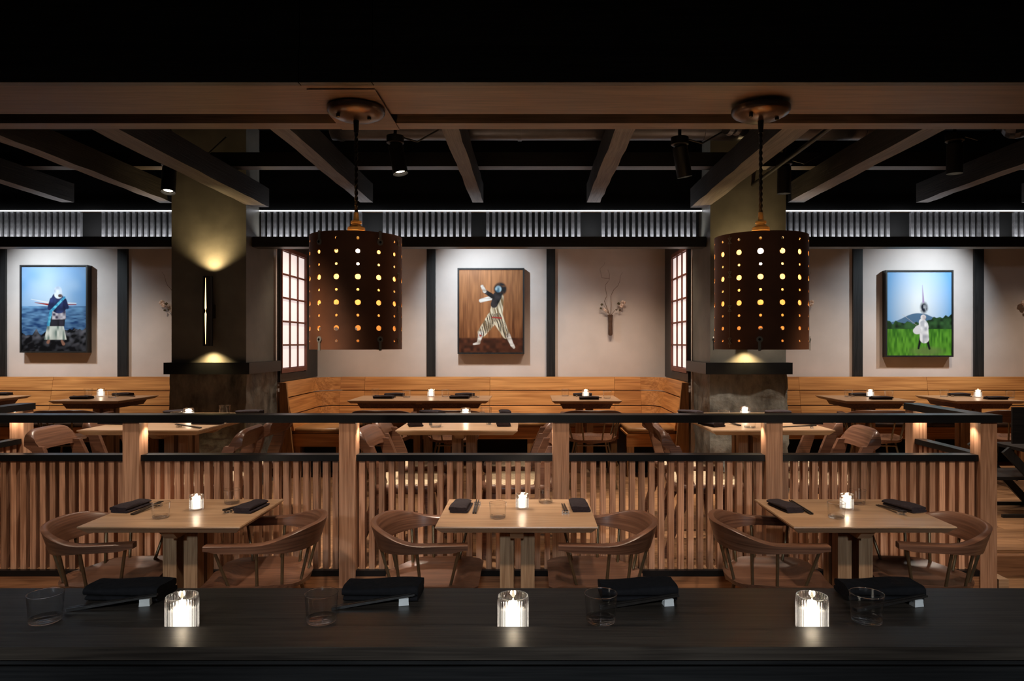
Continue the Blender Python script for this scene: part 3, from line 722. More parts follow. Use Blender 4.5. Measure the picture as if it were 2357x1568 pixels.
# ------------------------------------------------------------------ tables
def table_kit(w, l, hgt, th=0.04, ap=True):
    def build():
        top = MB().frustum((-w / 2 + 0.03, w / 2 - 0.03, -l / 2 + 0.03, l / 2 - 0.03), (-w / 2, w / 2, -l / 2, l / 2), hgt - th, hgt - 0.006)
        top.frustum((-w / 2, w / 2, -l / 2, l / 2), (-w / 2 + 0.002, w / 2 - 0.002, -l / 2 + 0.002, l / 2 - 0.002), hgt - 0.006, hgt)
        out = [('table_top', top.mesh('table_top'), 'oak_x')]
        z1 = hgt - th - 0.001
        for sx in (-1, 1):
            for sy in (-1, 1):
                out.append(('leg', MB().box(sx * 0.052 - 0.034, sx * 0.052 + 0.034, sy * 0.052 - 0.034, sy * 0.052 + 0.034, 0.045, z1 - 0.05).mesh('leg'), 'oak_leg'))
        # cross braces under the top, ends cut at a slant, and the floor cross
        bx = MB().frustum((-w * 0.30, w * 0.30, -0.032, 0.032), (-w * 0.40, w * 0.40, -0.032, 0.032), z1 - 0.052, z1)
        by = MB().frustum((-0.032, 0.032, -l * 0.30, l * 0.30), (-0.032, 0.032, -l * 0.40, l * 0.40), z1 - 0.050, z1 - 0.001)
        out.append(('brace', bx.mesh('brace'), 'oak_x')); out.append(('brace', by.mesh('brace'), 'oak_x'))
        fx = MB().box(-w * 0.34, w * 0.34, -0.035, 0.035, 0.001, 0.044); fy = MB().box(-0.035, 0.035, -l * 0.34, l * 0.34, 0.002, 0.043)
        out.append(('foot', fx.mesh('foot'), 'oak_x')); out.append(('foot', fy.mesh('foot'), 'oak_x'))
        if ap:
            out.append(('apron', MB().frustum((-w / 2 + 0.11, w / 2 - 0.11, -l / 2 + 0.10, l / 2 - 0.10), (-w / 2 + 0.08, w / 2 - 0.08, -l / 2 + 0.08, l / 2 - 0.08), z1 - 0.055, z1 - 0.002).mesh('apron'), 'walnut'))
        return out
    return build
def table(key, xc, yc, z, w, l, hgt, label, ap):
    return place(key, table_kit(w, l, hgt, 0.035 if not ap else 0.03, ap), 'dining_table', label, 'table', (xc, yc, z), 0, 'oak dining tables')
TF = 0.75; TB = 1.04
FT = {'front left table': (-1.743, 3.54), 'front middle table': (-0.068, 3.54), 'front right table': (1.612, 3.54)}
for k, (x, y) in FT.items():
    table('tf', x, y, 0, 0.765, 0.58, TF, {'front left table': 'oak table in the front row, leftmost, before the railing', 'front middle table': 'oak table in the front row, middle, before the railing', 'front right table': 'oak table in the front row, rightmost, before the railing'}[k], False)
MT = {'left table behind the railing': -2.57, 'middle table behind the railing': -0.487, 'right table behind the railing': 1.59}
for k, x in MT.items():
    table('tm', x, 5.12, ZP, 0.80, 1.16, TB - ZP, 'long oak table set for four, ' + {'l': 'left one just behind the railing', 'm': 'middle one just behind the railing', 'r': 'right one just behind the railing'}[k[0]], False)
BT = [(-5.80, 'leftmost bench table, cut by the photo edge'), (-4.41, 'bench table under the boat picture'), (0.554, 'small bench table below the wall vase'), (3.45, 'bench table left of the field picture'), (4.54, 'bench table under the field picture')]
for x, k in BT:
    table('tb', x, 7.22, ZP, 0.69, 0.74, TB - ZP, 'oak ' + k, True)
table('tb2', -1.12, 7.22, ZP, 1.40, 0.68, TB - ZP, 'wide oak bench table set for four below the dancer picture', True)

# ------------------------------------------------------------------ chairs
def sstep(a, b, x):
    t = min(1, max(0, (x - a) / (b - a))); return t * t * (3 - 2 * t)
def grain_uv(me, rings):
    """u runs along the sweep, v around the section, so the grain follows the bent wood"""
    n = len(rings[0]); uvs = []; acc = 0
    for i, r in enumerate(rings):
        if i: acc += (Vector(r[0]) - Vector(rings[i - 1][0])).length
        uvs += [(acc, p[2]) for p in r]
    lay_ = me.uv_layers.new(name='grain')
    for lp in me.loops: lay_.data[lp.index].uv = uvs[lp.vertex_index]
    return me
def armchair_kit():
    # curved crest and arms in one sweep
    plan = []
    for i in range(9): plan.append((0.252 + 0.016 * i / 8, 0.205 - 0.205 * i / 8))
    for i in range(1, 32):
        a = math.pi * i / 32; plan.append((0.268 * math.cos(a), -0.250 * math.sin(a) ** 0.92))
    for i in range(9): plan.append((-0.268 + 0.016 * i / 8, 0.205 * i / 8))
    rings = []
    for i, (x, y) in enumerate(plan):
        pa, pb = plan[max(0, i - 1)], plan[min(len(plan) - 1, i + 1)]
        tx, ty = pb[0] - pa[0], pb[1] - pa[1]; tl = math.hypot(tx, ty); nx, ny = -ty / tl, tx / tl
        if nx * x + ny * (y + 0.02) < 0: nx, ny = -nx, -ny
        w = sstep(0.02, -0.24, y); e = sstep(0.20, 0.13, y)
        zb = 0.632 + (0.612 - 0.632) * w; zt = 0.672 + (0.730 - 0.672) * w ** 1.6
        zb += 0.012 * (1 - e); th = 0.056 + (0.030 - 0.056) * w; lean = 0.034 * w
        rings.append([(x - nx * th / 2, y - ny * th / 2, zb), (x + nx * th / 2, y + ny * th / 2, zb + 0.004 * (1 - w)),
                      (x + nx * (th / 2 + lean * .6), y + ny * (th / 2 + lean * .6), (zb + zt) / 2 + 0.01 * w),
                      (x + nx * (th / 2 + lean), y + ny * (th / 2 + lean), zt - 0.004), (x + nx * (th / 2 + lean - 0.006), y + ny * (th / 2 + lean - 0.006), zt),
                      (x + nx * (lean - th / 2 + 0.006), y + ny * (lean - th / 2 + 0.006), zt), (x - nx * (th / 2 - lean), y - ny * (th / 2 - lean), zt - 0.004),
                      (x - nx * (th / 2 - lean * .45), y - ny * (th / 2 - lean * .45), (zb + zt) / 2 - 0.006 * w)])
    band = grain_uv(MB().loft(rings).mesh('back_and_arms', 42), rings)
    # dished seat
    nr, ncx = 22, 17; V = [[], []]
    for i in range(nr + 1):
        t = i / nr
        if t < 0.5: a = math.pi / 2 * (t / 0.5); y = -0.225 * math.cos(a) + 0.0; hw = max(0.02, 0.24 * math.sin(a) ** 0.9)
        else: u = (t - 0.5) / 0.5; y = 0.25 * u; hw = 0.24 - 0.018 * u * u - (0.03 * sstep(0.92, 1, u))
        for j in range(ncx + 1):
            u = -1 + 2 * j / ncx; x = u * hw
            q = max(0, 1 - (x / 0.225) ** 2) * max(0, 1 - ((y + 0.02) / 0.235) ** 2)
            dish = 0.030 * sstep(0.0, 0.55, q) - 0.010 * sstep(0.08, 0.25, y) * math.exp(-(x / 0.05) ** 2)
            zt = 0.465 - dish - 0.012 * sstep(0.17, 0.25, y)
            V[0].append((x, y, zt)); V[1].append((x * 0.95, y * 0.96, 0.465 - 0.040 - 0.012 * (1 - abs(u))))
    mb = MB(); n1 = ncx + 1; f = []
    for i in range(nr):
        for j in range(ncx):
            a = i * n1 + j; f.append((a, a + 1, a + n1 + 1, a + n1)); f.append(tuple(k + len(V[0]) for k in (a, a + n1, a + n1 + 1, a + 1)))
    N = len(V[0]); loop = [j for j in range(n1)] + [i * n1 + ncx for i in range(1, nr + 1)] + [nr * n1 + j for j in range(ncx - 1, -1, -1)] + [i * n1 for i in range(nr - 1, 0, -1)]
    for a, b2 in zip(loop, loop[1:] + loop[:1]): f.append((a, a + N, b2 + N, b2))
    seat = mb.add(V[0] + V[1], f).mesh('seat', 45)
    out = [('back_and_arms', band, 'walnut_band'), ('seat', seat, 'walnut')]
    for sx in (-1, 1):
        for (bx, by), (tx, ty, tz) in (((0.195, 0.115), (0.256, 0.165, 0.645)), ((0.222, -0.02), (0.267, -0.03, 0.632)), ((0.185, -0.125), (0.232, -0.140, 0.632)), ((0.085, -0.192), (0.105, -0.236, 0.622))):
            out.append(('spindle', MB().tube([(sx * bx, by, 0.445), (sx * tx, ty, tz)], 0.0075, 10).mesh('spindle', 50), 'bronze'))
    for sx in (-1, 1):
        for sy in (-1, 1):
            out.append(('leg', MB().tube([(sx * 0.145, sy * 0.12, 0.425), (sx * 0.15, sy * 0.13, 0.385), (sx * 0.215, sy * 0.215, 0.001)], 0.0095, 10).mesh('leg', 50), 'bronze'))
    for sy in (-1, 1): out.append(('crossbar', MB().tube([(-0.15, sy * 0.13, 0.39), (0.15, sy * 0.13, 0.39)], 0.008, 8).mesh('crossbar', 50), 'bronze'))
    return out
def sidechair_kit():
    out = []
    def ring(inset, z, n=40):
        pts = []
        for k in range(n):
            a = 2 * math.pi * k / n; c, s_ = math.cos(a), math.sin(a); ex = 0.42
            pts.append(((0.245 - inset) * math.copysign(abs(c) ** ex, c), (0.235 - inset) * math.copysign(abs(s_) ** ex, s_), z))
        return pts
    out.append(('seat_frame', MB().loft([ring(0.03, 0.395), ring(0.006, 0.405), ring(0.0, 0.43), ring(0.006, 0.452), ring(0.018, 0.457), ring(0.03, 0.454)]).mesh('seat_frame', 60), 'walnut'))
    out.append(('woven_seat', MB().loft([ring(0.022, 0.4545), ring(0.026, 0.461), ring(0.06, 0.463)]).mesh('woven_seat', 70), 'woven_cord'))
    def plank(path, tx):
        rings = []
        for (x, y, z, w) in path: rings.append([(x - tx / 2, y - w / 2, z), (x + tx / 2, y - w / 2, z), (x + tx / 2, y + w / 2, z), (x - tx / 2, y + w / 2, z)])
        return MB().loft(rings)
    for sx in (-1, 1):
        out.append(('upright', plank([(sx * 0.205, -0.125, 0.40, 0.095), (sx * 0.203, -0.16, 0.52, 0.092), (sx * 0.198, -0.195, 0.62, 0.082), (sx * 0.192, -0.218, 0.69, 0.066)], 0.036).mesh('upright'), 'walnut'))
        out.append(('leg', plank([(sx * 0.23, -0.285, 0.001, 0.034), (sx * 0.212, -0.20, 0.25, 0.055), (sx * 0.205, -0.14, 0.40, 0.085)], 0.032).mesh('leg'), 'walnut'))
        out.append(('leg', plank([(sx * 0.225, 0.225, 0.001, 0.034), (sx * 0.205, 0.17, 0.40, 0.07)], 0.034).mesh('leg'), 'walnut'))
    rings = []; n = 24
    for k in range(n + 1):
        u = -1 + 2 * k / n; au = abs(u)
        x = 0.208 * math.sin(u * math.pi / 2) if au < 1 else math.copysign(0.208, u)
        yc = -0.272 + 0.036 * au ** 2.4; th = 0.026 + 0.036 * au ** 4
        zt = 0.795 - 0.085 * au ** 4; zb = 0.665 - 0.010 * au ** 3
        lean = -0.028
        rings.append([(x, yc - th / 2 + 0.028, zb), (x, yc + th / 2 + 0.028, zb), (x, yc + th / 2 + lean * 0.3, zt - 0.018), (x, yc + th / 2 * 0.5 + lean * 0.6, zt - 0.003), (x, yc - th / 2 * 0.5 + lean * 0.8, zt), (x, yc - th / 2 + lean, zt - 0.014)])
    out.append(('crest_rail', grain_uv(MB().loft(rings).mesh('crest_rail', 50), rings), 'walnut_band'))
    return out
G1 = 'walnut armchairs with bronze spindles'
R90 = math.pi / 2
def arm(x, y, z, rz, lab): place('arm', armchair_kit, 'armchair', lab, 'chair', (x, y, z), rz, G1)
# facing +X is rz=-90deg, facing -X is rz=+90deg, facing the wall is 0
arm(-2.10, 3.50, 0, -R90 + 0.12, 'walnut spindle armchair at the left end of the front left table')
arm(-1.335, 3.50, 0, R90 + 0.10, 'walnut spindle armchair at the right end of the front left table')
arm(-0.50, 3.50, 0, -R90, 'walnut spindle armchair at the left end of the front middle table')
arm(0.335, 3.50, 0, R90, 'walnut spindle armchair at the right end of the front middle table')
arm(1.20, 3.50, 0, -R90 - 0.08, 'walnut spindle armchair at the left end of the front right table')
arm(1.96, 3.50, 0, R90 - 0.12, 'walnut spindle armchair at the right end of the front right table')
arm(-4.34, 6.58, ZP, 0.15, 'dark armchair seen from behind at the table under the boat picture')
arm(-1.39, 6.58, ZP, 0, 'dark armchair seen from behind, left of two at the wide bench table')
arm(-0.73, 6.58, ZP, 0, 'dark armchair seen from behind, right of two at the wide bench table')
arm(0.57, 6.58, ZP, 0, 'dark armchair seen from behind at the small bench table below the vase')
arm(3.25, 6.58, ZP, -0.15, 'dark armchair seen from behind, left of the railing corner')
arm(4.50, 6.58, ZP, -0.1, 'dark armchair seen from behind, right of the end post')
for k, x in MT.items():
    side = k.split()[0]
    for sx, rz, xo in ((-1, -R90, {'left': -0.27, 'middle': -0.31, 'right': -0.46}[side]), (1, R90, {'left': 0.45, 'middle': 0.40, 'right': 0.30}[side])):
        for near in (True, False):
            turn = -0.10 if near and (side, sx) in (('left', -1), ('right', 1)) else 0.0
            if not near: xo = sx * max(0.36, abs(xo) * 0.92)
            else: xo = sx * max(0.31, abs(xo))
            lr = 'left' if sx < 0 else 'right'
            place('side', sidechair_kit, 'side_chair', 'walnut chair with woven seat, %s %s seat of the %s' % ('near' if near else 'far', lr, k), 'chair',
                  (x + xo, 4.56 if near else 5.20, ZP), rz + (turn + (0.05 if near else -0.04)) * sx, 'walnut chairs with woven seats behind the railing')

# ------------------------------------------------------------------ tableware
def tumbler_kit():
    mb = MB()
    mb.lathe([(0.0382, 0.009), (0.0425, 0.074)], 40, (0, 0, 0), False)
    n = len(mb.f)
    mb.lathe([(0.0416, 0.0738), (0.0426, 0.0733), (0.0434, 0.0745), (0.0430, 0.0757), (0.0419, 0.0757), (0.0414, 0.0747), (0.0416, 0.0738)], 40, (0, 0, 0), False)
    mb.lathe([(0.0002, 0.0), (0.033, 0.0), (0.0372, 0.0022), (0.0386, 0.0085), (0.0384, 0.0115), (0.0366, 0.0105), (0.031, 0.0072), (0.0002, 0.0066)], 40, (0, 0, 0), False)
    mb.mi = [0] * n + [1] * (len(mb.f) - n)
    return mb.mesh('tumbler', 50)
def napkin_mesh(w=0.095, l=0.20, h=0.030):
    """cloth folded twice: two stacked folds with rounded turn on one side, slightly slumped"""
    mb = MB(); r = random.Random(3)
    def fold(z0, hh, ww, xo, ll):
        rings = []
        for i in range(13):
            t = -1 + 2 * i / 12; y = t * ll / 2; sag = 0.002 * math.sin(3 * t + z0 * 200); k = 1 - 0.02 * abs(t) ** 3
            ring = []
            for j in range(22):
                a = 2 * math.pi * j / 22; c, s_ = math.cos(a), math.sin(a); ex = 0.38
                x = xo + k * ww / 2 * math.copysign(abs(c) ** ex, c); z = z0 + hh / 2 + hh / 2 * math.copysign(abs(s_) ** 0.7, s_) + (sag + 0.0022 * math.sin(x * 70 + t * 2) if s_ > 0.2 else 0)
                ring.append((x, y, max(0.0003, z)))
            rings.append(ring)
        mb.loft(rings)
    fold(0.0, h * 0.40, w, 0.004, l * 0.98)
    fold(h * 0.38, h * 0.62, w * 0.97, -0.003, l)
    return mb.mesh('napkin', 50)
def rest_mesh():
    mb = MB(); a, b2, h_ = 0.018, 0.008, 0.014
    mb.box(-a, a, -b2, b2, 0, 0.003).box(-a, a, -b2, b2, h_ - 0.003, h_)
    for x in (-a, -0.002, a - 0.004): mb.box(x, x + 0.004, -b2, b2, 0.003, h_ - 0.003)
    return mb.mesh('chopstick_rest')
def stick_mesh(L_=0.225):
    return MB().loft([[(s1 * r_, s2 * 1.0 + y * 0, 0) and (s1 * r_, y, s2 * r_) for s1, s2 in ((-1, -1), (1, -1), (1, 1), (-1, 1))] for y, r_ in ((-L_ / 2, 0.0040), (L_ / 2, 0.0026))]).mesh('chopstick')
def candle_kit(R=0.035, h_=0.085):
    n = 160; rings = []
    for z, k in ((0.0, 0.93), (0.004, 1.0), (h_ - 0.008, 1.0), (h_ - 0.002, 1.01), (h_, 1.0)):
        rings.append([((R * k + (0.0017 * math.cos(32 * 2 * math.pi * j / n) if 0.002 < z < h_ - 0.004 else 0)) * math.cos(2 * math.pi * j / n), (R * k + (0.0017 * math.cos(32 * 2 * math.pi * j / n) if 0.002 < z < h_ - 0.004 else 0)) * math.sin(2 * math.pi * j / n), z) for j in range(n)])
    for z, k in ((h_, 0.93), (0.008, 0.90), (0.007, 0.05)):
        rings.append([(R * k * math.cos(2 * math.pi * j / n), R * k * math.sin(2 * math.pi * j / n), z) for j in range(n)])
    gl = MB().loft(rings, True, False).mesh('glass_cup', 70)
    wax = MB().lathe([(R * 0.74, 0.010), (R * 0.74, h_ * 0.64), (R * 0.68, h_ * 0.66), (R * 0.1, h_ * 0.64)], 28).mesh('wax', 50)
    fl = MB().lathe([(0.0004, h_ * 0.67), (0.0045, h_ * 0.73), (0.0035, h_ * 0.81), (0.0004, h_ * 0.92)], 12).mesh('flame', 60)
    wick = MB().tube([(0, 0, h_ * 0.64), (0.0005, 0, h_ * 0.71)], 0.0008, 6).mesh('wick')
    return [('glass_cup', gl, 'ribbed_glass'), ('wax', wax, 'wax', [('wick', wick, 'void_black')]), ('flame', fl, 'flame')]
TUM = tumbler_kit(); NAP = napkin_mesh(); REST = rest_mesh(); STICK = stick_mesh()
NAPB = napkin_mesh(0.105, 0.215, 0.042); RESTB = MB().frustum((-0.0115, 0.0115, -0.014, 0.014), (-0.0105, 0.0105, -0.013, 0.013), 0, 0.011).box(-0.0105, -0.004, -0.013, 0.013, 0.011, 0.019).box(0.004, 0.0105, -0.013, 0.013, 0.011, 0.019).mesh('chopstick_rest')
def tumbler(px, py, z, lab, lift=0.0006):
    p = on_plane(px, py, z); tag(link('tumbler', TUM, ['clear_glass', 'solid_glass'], None, (p.x, p.y, z + lift)), lab, 'glass', 'clear tumblers')
def candle(px, py, z, lab, watts=1.0, sc=1.0):
    p = on_plane(px, py, z)
    o = place('candle', candle_kit, 'votive_candle', lab, 'candle', (p.x, p.y, z + 0.0006), 0, 'ribbed glass votive candles'); o.scale = (sc, sc, sc)
    point((p.x, p.y, z + 0.070 * sc), watts * 1.5, (1.0, 0.80, 0.56), 0.008)
def napkin(px, py, z, rz, lab, black=False):
    p = on_plane(px, py, z)
    tag(link('napkin', NAPB if black else NAP, 'napkin_black' if black else 'napkin', None, (p.x, p.y, z + 0.0006), (0, 0, rz)), lab, 'napkin', 'folded dark napkins')
def sticks(px, py, z, rz, lab, rest_end=1, black=False, rest=True, where=''):
    """a pair of chopsticks along direction rz (0 = pointing to the back), thin end on a rest"""
    p = on_plane(px, py, z); dv = Vector((-math.sin(rz), math.cos(rz), 0)); sv = Vector((math.cos(rz), math.sin(rz), 0))
    hr = 0.019 if black else 0.014
    me = stick_mesh() if False else STICK
    tilt = math.asin(min(1, (hr) / 0.19)) * rest_end
    for k in (-1, 1):
        q = p + sv * 0.0058 * k
        o = link('chopstick', me, 'chopstick', None, (q.x, q.y, z + 0.0045 + 0.5 * 0.225 * abs(math.sin(tilt))), (tilt, 0, rz))
        tag(o, lab.replace('chopstick', ('left-hand chopstick' if k < 0 else 'right-hand chopstick') if abs(math.sin(rz)) < 0.75 else ('nearer chopstick' if k * math.sin(rz) < 0 else 'farther chopstick'), 1), 'chopstick', 'chopsticks ' + where)
    if rest:
        q = p + dv * rest_end * 0.082
        tag(link('chopstick_rest', RESTB if black else REST, 'ceramic' if black else 'silver', None, (q.x, q.y, z + 0.0006), (0, 0, rz)), ('white ceramic ' if black else 'small silver ') + 'chopstick rest ' + where, 'chopstick rest', 'chopstick rests')
# front row
fr = [('front left table', [(303, 1171, -0.10), (579, 1172, -0.10)], [(340, 1174, -0.15, 1), (545, 1172, -0.15, -1)], [(370, 1192), (534, 1159)], (452, 1174)),
      ('front middle table', [(1061, 1171, -0.05), (1333, 1169, 0.02)], [(1096, 1171, 0.0, 1), (1299, 1173, 0.02, -1)], [(1146, 1192), (1256, 1157)], (1202, 1171)),
      ('front right table', [(1806, 1171, 0.18), (2080, 1171, 0.28)], [(1843, 1173, 0.10, 1), (2050, 1176, 0.12, -1)], [(1925, 1192), (1974, 1160)], (1949, 1172))]
for nm, naps, stk, tum, can in fr:
    for (x, y, r), sd in zip(naps, ('left', 'right')): napkin(x, y, TF, r, 'folded dark napkin at the %s setting of the %s' % (sd, nm))
    for (x, y, r, e), sd in zip(stk, ('left', 'right')): sticks(x, y, TF, r, 'black chopstick of the pair at the %s setting, %s' % (sd, nm), e, where='at the %s setting of the %s' % (sd, nm))
    for (x, y), sd in zip(tum, ('nearer', 'farther')): tumbler(x, y, TF, 'clear glass tumbler, the %s one on the %s' % (sd, nm))
    candle(*can, TF, 'lit ribbed votive candle on the %s' % nm, 1.1, 0.92)
# behind the railing
md = [('left table behind the railing', [(264, 976, 1.5, 'near left'), (478, 976, 1.5, 'near right'), (410, 953, 1.5, 'far left'), (575, 953, 1.5, 'far right')], [(433, 985, 1.2, 1)], [(408, 973, 'near'), (517, 955, 'far')], (434, 966)),
      ('middle table behind the railing', [(955, 979, 0.25, 'near left'), (1158, 979, 0.05, 'near right'), (995, 953.5, 1.0, 'far left'), (1163, 953.5, 0.1, 'far right')], [(990, 976, 0.2, 1), (1125, 974, 0.05, -1)], [(1003, 983, 'near'), (1119, 961, 'far')], (1072, 966)),
      ('right table behind the railing', [(1636, 980, 0.35, 'near left'), (1858, 976, 1.35, 'near right'), (1590, 953.5, 0.6, 'far left'), (1790, 953.5, 1.3, 'far right')], [(1682, 977, 0.3, 1), (1838, 985.5, 1.35, -1)], [(1666, 969, 'left'), (1726, 985, 'near')], (1715, 963))]
for nm, naps, stk, tum, can in md:
    for x, y, r, w in naps: napkin(x, y, TB, r, 'folded dark napkin at the %s place, %s' % (w, nm))
    for i, (x, y, r, e) in enumerate(stk): sticks(x, y, TB, r, 'dark chopstick of the %s pair, %s' % (('left', 'right')[i], nm), e, where='at the near %s place of the %s' % (('left', 'right')[i], nm))
    for x, y, w in tum: tumbler(x, y, TB, 'clear glass tumbler, %s one on the %s' % (w, nm))
    candle(*can, TB, 'lit votive candle on the ' + nm, 1.3)
# bench tables
bk = [('table under the boat picture', [(188, 918.5, 'near'), (283, 911, 'far')], [(203, 911.5), (258, 916)], (232, 913)),
      ('wide bench table', [(883, 917.5, 'near left'), (908, 911.5, 'far left'), (1058, 917.5, 'near right'), (1070, 911.5, 'far right')], [(864, 911.8), (936, 915.5), (1025, 913.5), (1095, 915.8)], (992, 913.5)),
      ('small bench table', [(1356, 919.5, 'near'), (1341, 911.5, 'far')], [(1301, 912.2), (1398, 917.5)], (1348, 914)),
      ('table left of the field picture', [(2027, 919.5, 'near'), (1978, 911.5, 'far')], [(1953, 914), (2046, 916.5)], (2003, 914)),
      ('table under the field picture', [(2292, 919.5, 'near'), (2207, 911.5, 'far')], [(2173, 914), (2325, 917)], (2251, 915))]
for nm, naps, tum, can in bk:
    for x, y, w in naps:
        napkin(x, y, TB, 1.5 if 'near' in w else 1.45, 'folded dark napkin at the %s place, %s' % (w, nm))
        sticks(x + 4, y - 2.6 if 'far' not in w else y + 2.0, TB, 1.5, 'dark chopstick of the %s pair, %s' % (w, nm), 1, where='at the %s place of the %s' % (w, nm))
    ords = ('leftmost', 'rightmost') if len(tum) == 2 else ('leftmost', 'second from left', 'third from left', 'rightmost')
    for (x, y), w in zip(tum, ords): tumbler(x, y, TB, 'clear glass tumbler, %s on the %s' % (w, nm))
    candle(*can, TB, 'lit votive candle on the ' + nm, 0.9)
napkin(3, 910, TB, 1.5, 'folded dark napkin at the left edge of the photo')

# ------------------------------------------------------------------ bar counter in front
ZC, ZG = 0.88, 0.915
c = thing('bar_counter', 'long black wooden bar counter with raised front ledge', 'counter', (0, 1.8, 0))
def K(name, x0, x1, y0, y1, z0, z1, mat): return part(name, MB().box(x0, x1, y0 - 1.8, y1 - 1.8, z0, z1), mat, c)
K('counter_top', -3.6, 3.4, 1.704, 2.07, ZC - 0.04, ZC, 'counter_wood')
K('ledge', -3.6, 3.4, 1.589, 1.703, ZG - 0.03, ZG, 'counter_wood')
K('ledge_lip', -3.6, 3.4, 1.600, 1.70, ZG - 0.045, ZG - 0.031, 'black_wood_x')
K('kitchen_front', -3.6, 3.4, 1.63, 1.66, 0.0, ZG - 0.046, 'black_wood_x')
K('guest_front', -3.6, 3.4, 1.80, 1.83, 0.0, ZC - 0.041, 'black_wood_x')
places = ('leftmost', 'second from left', 'third from left', 'rightmost')
for w, nx, gx, (sx0, sy0, sx1, sy1) in zip(places, (302, 884, 1466, 2022), (105, 740, 1383, 1995), ((162, 1407, 378, 1391), (790, 1403, 978, 1390), (1420, 1402, 1590, 1392), (2010, 1407, 2168, 1393))):
    napkin(nx, 1373, ZC, R90 + {302: -0.05, 884: -0.03, 1466: 0.04, 2022: -0.02}[nx], 'black folded napkin on the bar counter, %s' % w, True)
    tumbler(gx, 1431, ZC, 'clear glass tumbler on the bar counter, %s' % w)
    a, b2 = on_plane(sx0, sy0, ZC), on_plane(sx1, sy1, ZC)
    rz = math.atan2(-(b2.x - a.x), b2.y - a.y)
    sticks(sx1 - 118, (sy0 + sy1) / 2, ZC, rz, 'black chopstick on the bar counter, %s pair' % w, 1, True, where='on the bar counter, %s' % w)
for w, x in (('left', 419), ('middle', 1181), ('right', 1869)):
    candle(x, 1455, ZC, 'lit ribbed glass votive candle on the bar counter, ' + w, 0.55, 1.08)

# ------------------------------------------------------------------ framed pictures (plain stand-ins of like colours)
def lin(c): return [((v / 255 + 0.055) / 1.055) ** 2.4 if v > 10 else v / 255 / 12.92 for v in c]
def vnoise(u, v, su, sv, seed):
    r = np.random.RandomState(seed); g = r.rand(64, 64)
    x, y = u * su % 63, v * sv % 63; xi, yi = x.astype(int), y.astype(int); fx, fy = x - xi, y - yi
    fx, fy = fx * fx * (3 - 2 * fx), fy * fy * (3 - 2 * fy)
    return (g[xi, yi] * (1 - fx) + g[xi + 1, yi] * fx) * (1 - fy) + (g[xi, yi + 1] * (1 - fx) + g[xi + 1, yi + 1] * fx) * fy
def picture(x0, y0, x1, y1, fn, label):
    dd = WALL - 0.085; X0, X1, Z0, Z1 = PX(x0, dd), PX(x1, dd), PZ(y1, dd), PZ(y0, dd); w, h_ = X1 - X0, Z1 - Z0
    t = thing('framed_picture', label, 'picture', ((X0 + X1) / 2, WALL - 0.002, (Z0 + Z1) / 2), 0, 'framed pictures on the back wall')
    fw, dp = 0.018, 0.083
    part('frame', MB().box(-w / 2, w / 2, -dp, -dp * 0 - 0.004, h_ / 2 - fw, h_ / 2).box(-w / 2, w / 2, -dp, -0.004, -h_ / 2, -h_ / 2 + fw).box(-w / 2, -w / 2 + fw, -dp, -0.004, -h_ / 2 + fw, h_ / 2 - fw).box(w / 2 - fw, w / 2, -dp, -0.004, -h_ / 2 + fw, h_ / 2 - fw), 'black_wood_z', t)
    nx, nz = 200, 260; iw, ih = w - 2 * fw, h_ - 2 * fw
    uu, vv = np.meshgrid(np.linspace(0, 1, nx + 1), np.linspace(0, 1, nz + 1)); col = fn(uu.ravel(), vv.ravel())
    V = [(-iw / 2 + iw * a, -dp + 0.012, -ih / 2 + ih * b2) for a, b2 in zip(uu.ravel(), vv.ravel())]; n1 = nx + 1
    Fc = [(j * n1 + i, j * n1 + i + 1, (j + 1) * n1 + i + 1, (j + 1) * n1 + i) for j in range(nz) for i in range(nx)]
    me = bpy.data.meshes.new('print'); me.from_pydata(V, [], Fc)
    ca = me.color_attributes.new('Col', 'FLOAT_COLOR', 'POINT'); ca.data.foreach_set('color', np.hstack([col * 0.8, np.ones((len(V), 1))]).ravel().astype(np.float32))
    link('print', me, 'print', t)
def lay(img, mask, col): 
    c = np.array(lin(col)) if not isinstance(col, np.ndarray) else col
    m = np.clip(mask, 0, 1)[:, None]; return img * (1 - m) + c * m
def ell(u, v, cx, cy, rx, ry, soft=0.12): 
    return np.clip((1 - np.sqrt(((u - cx) / rx) ** 2 + ((v - cy) / ry) ** 2)) / soft, 0, 1)
def quad(u, v, cx, y0, y1, w0, w1, soft=0.012, lean=0.0):
    t = np.clip((v - y0) / (y1 - y0), 0, 1); hw = w0 + (w1 - w0) * t; xx = cx + lean * t
    return np.clip((hw - np.abs(u - xx)) / soft, 0, 1) * np.clip((v - y0) / soft, 0, 1) * np.clip((y1 - v) / soft, 0, 1)
def seg(u, v, a, b2, r0, r1, soft=0.012):
    ax, ay = a; bx, by = b2; t = np.clip(((u - ax) * (bx - ax) + (v - ay) * 1.3 ** 2 * (by - ay)) / ((bx - ax) ** 2 + (by - ay) ** 2 * 1.3 ** 2 + 1e-9), 0, 1)
    dd = np.hypot(u - (ax + t * (bx - ax)), (v - (ay + t * (by - ay))) * 1.3); return np.clip((r0 + (r1 - r0) * t - dd) / soft, 0, 1)
def mixc(a, b2, t): a, b2 = np.array(lin(a)), np.array(lin(b2)); return a[None] * (1 - t[:, None]) + b2[None] * t[:, None]
def cloth(u, v, a, b2, su, sv, seed): return mixc(a, b2, np.clip((vnoise(u, v, su, sv, seed) - 0.5) * 1.6 + 0.5, 0, 1))
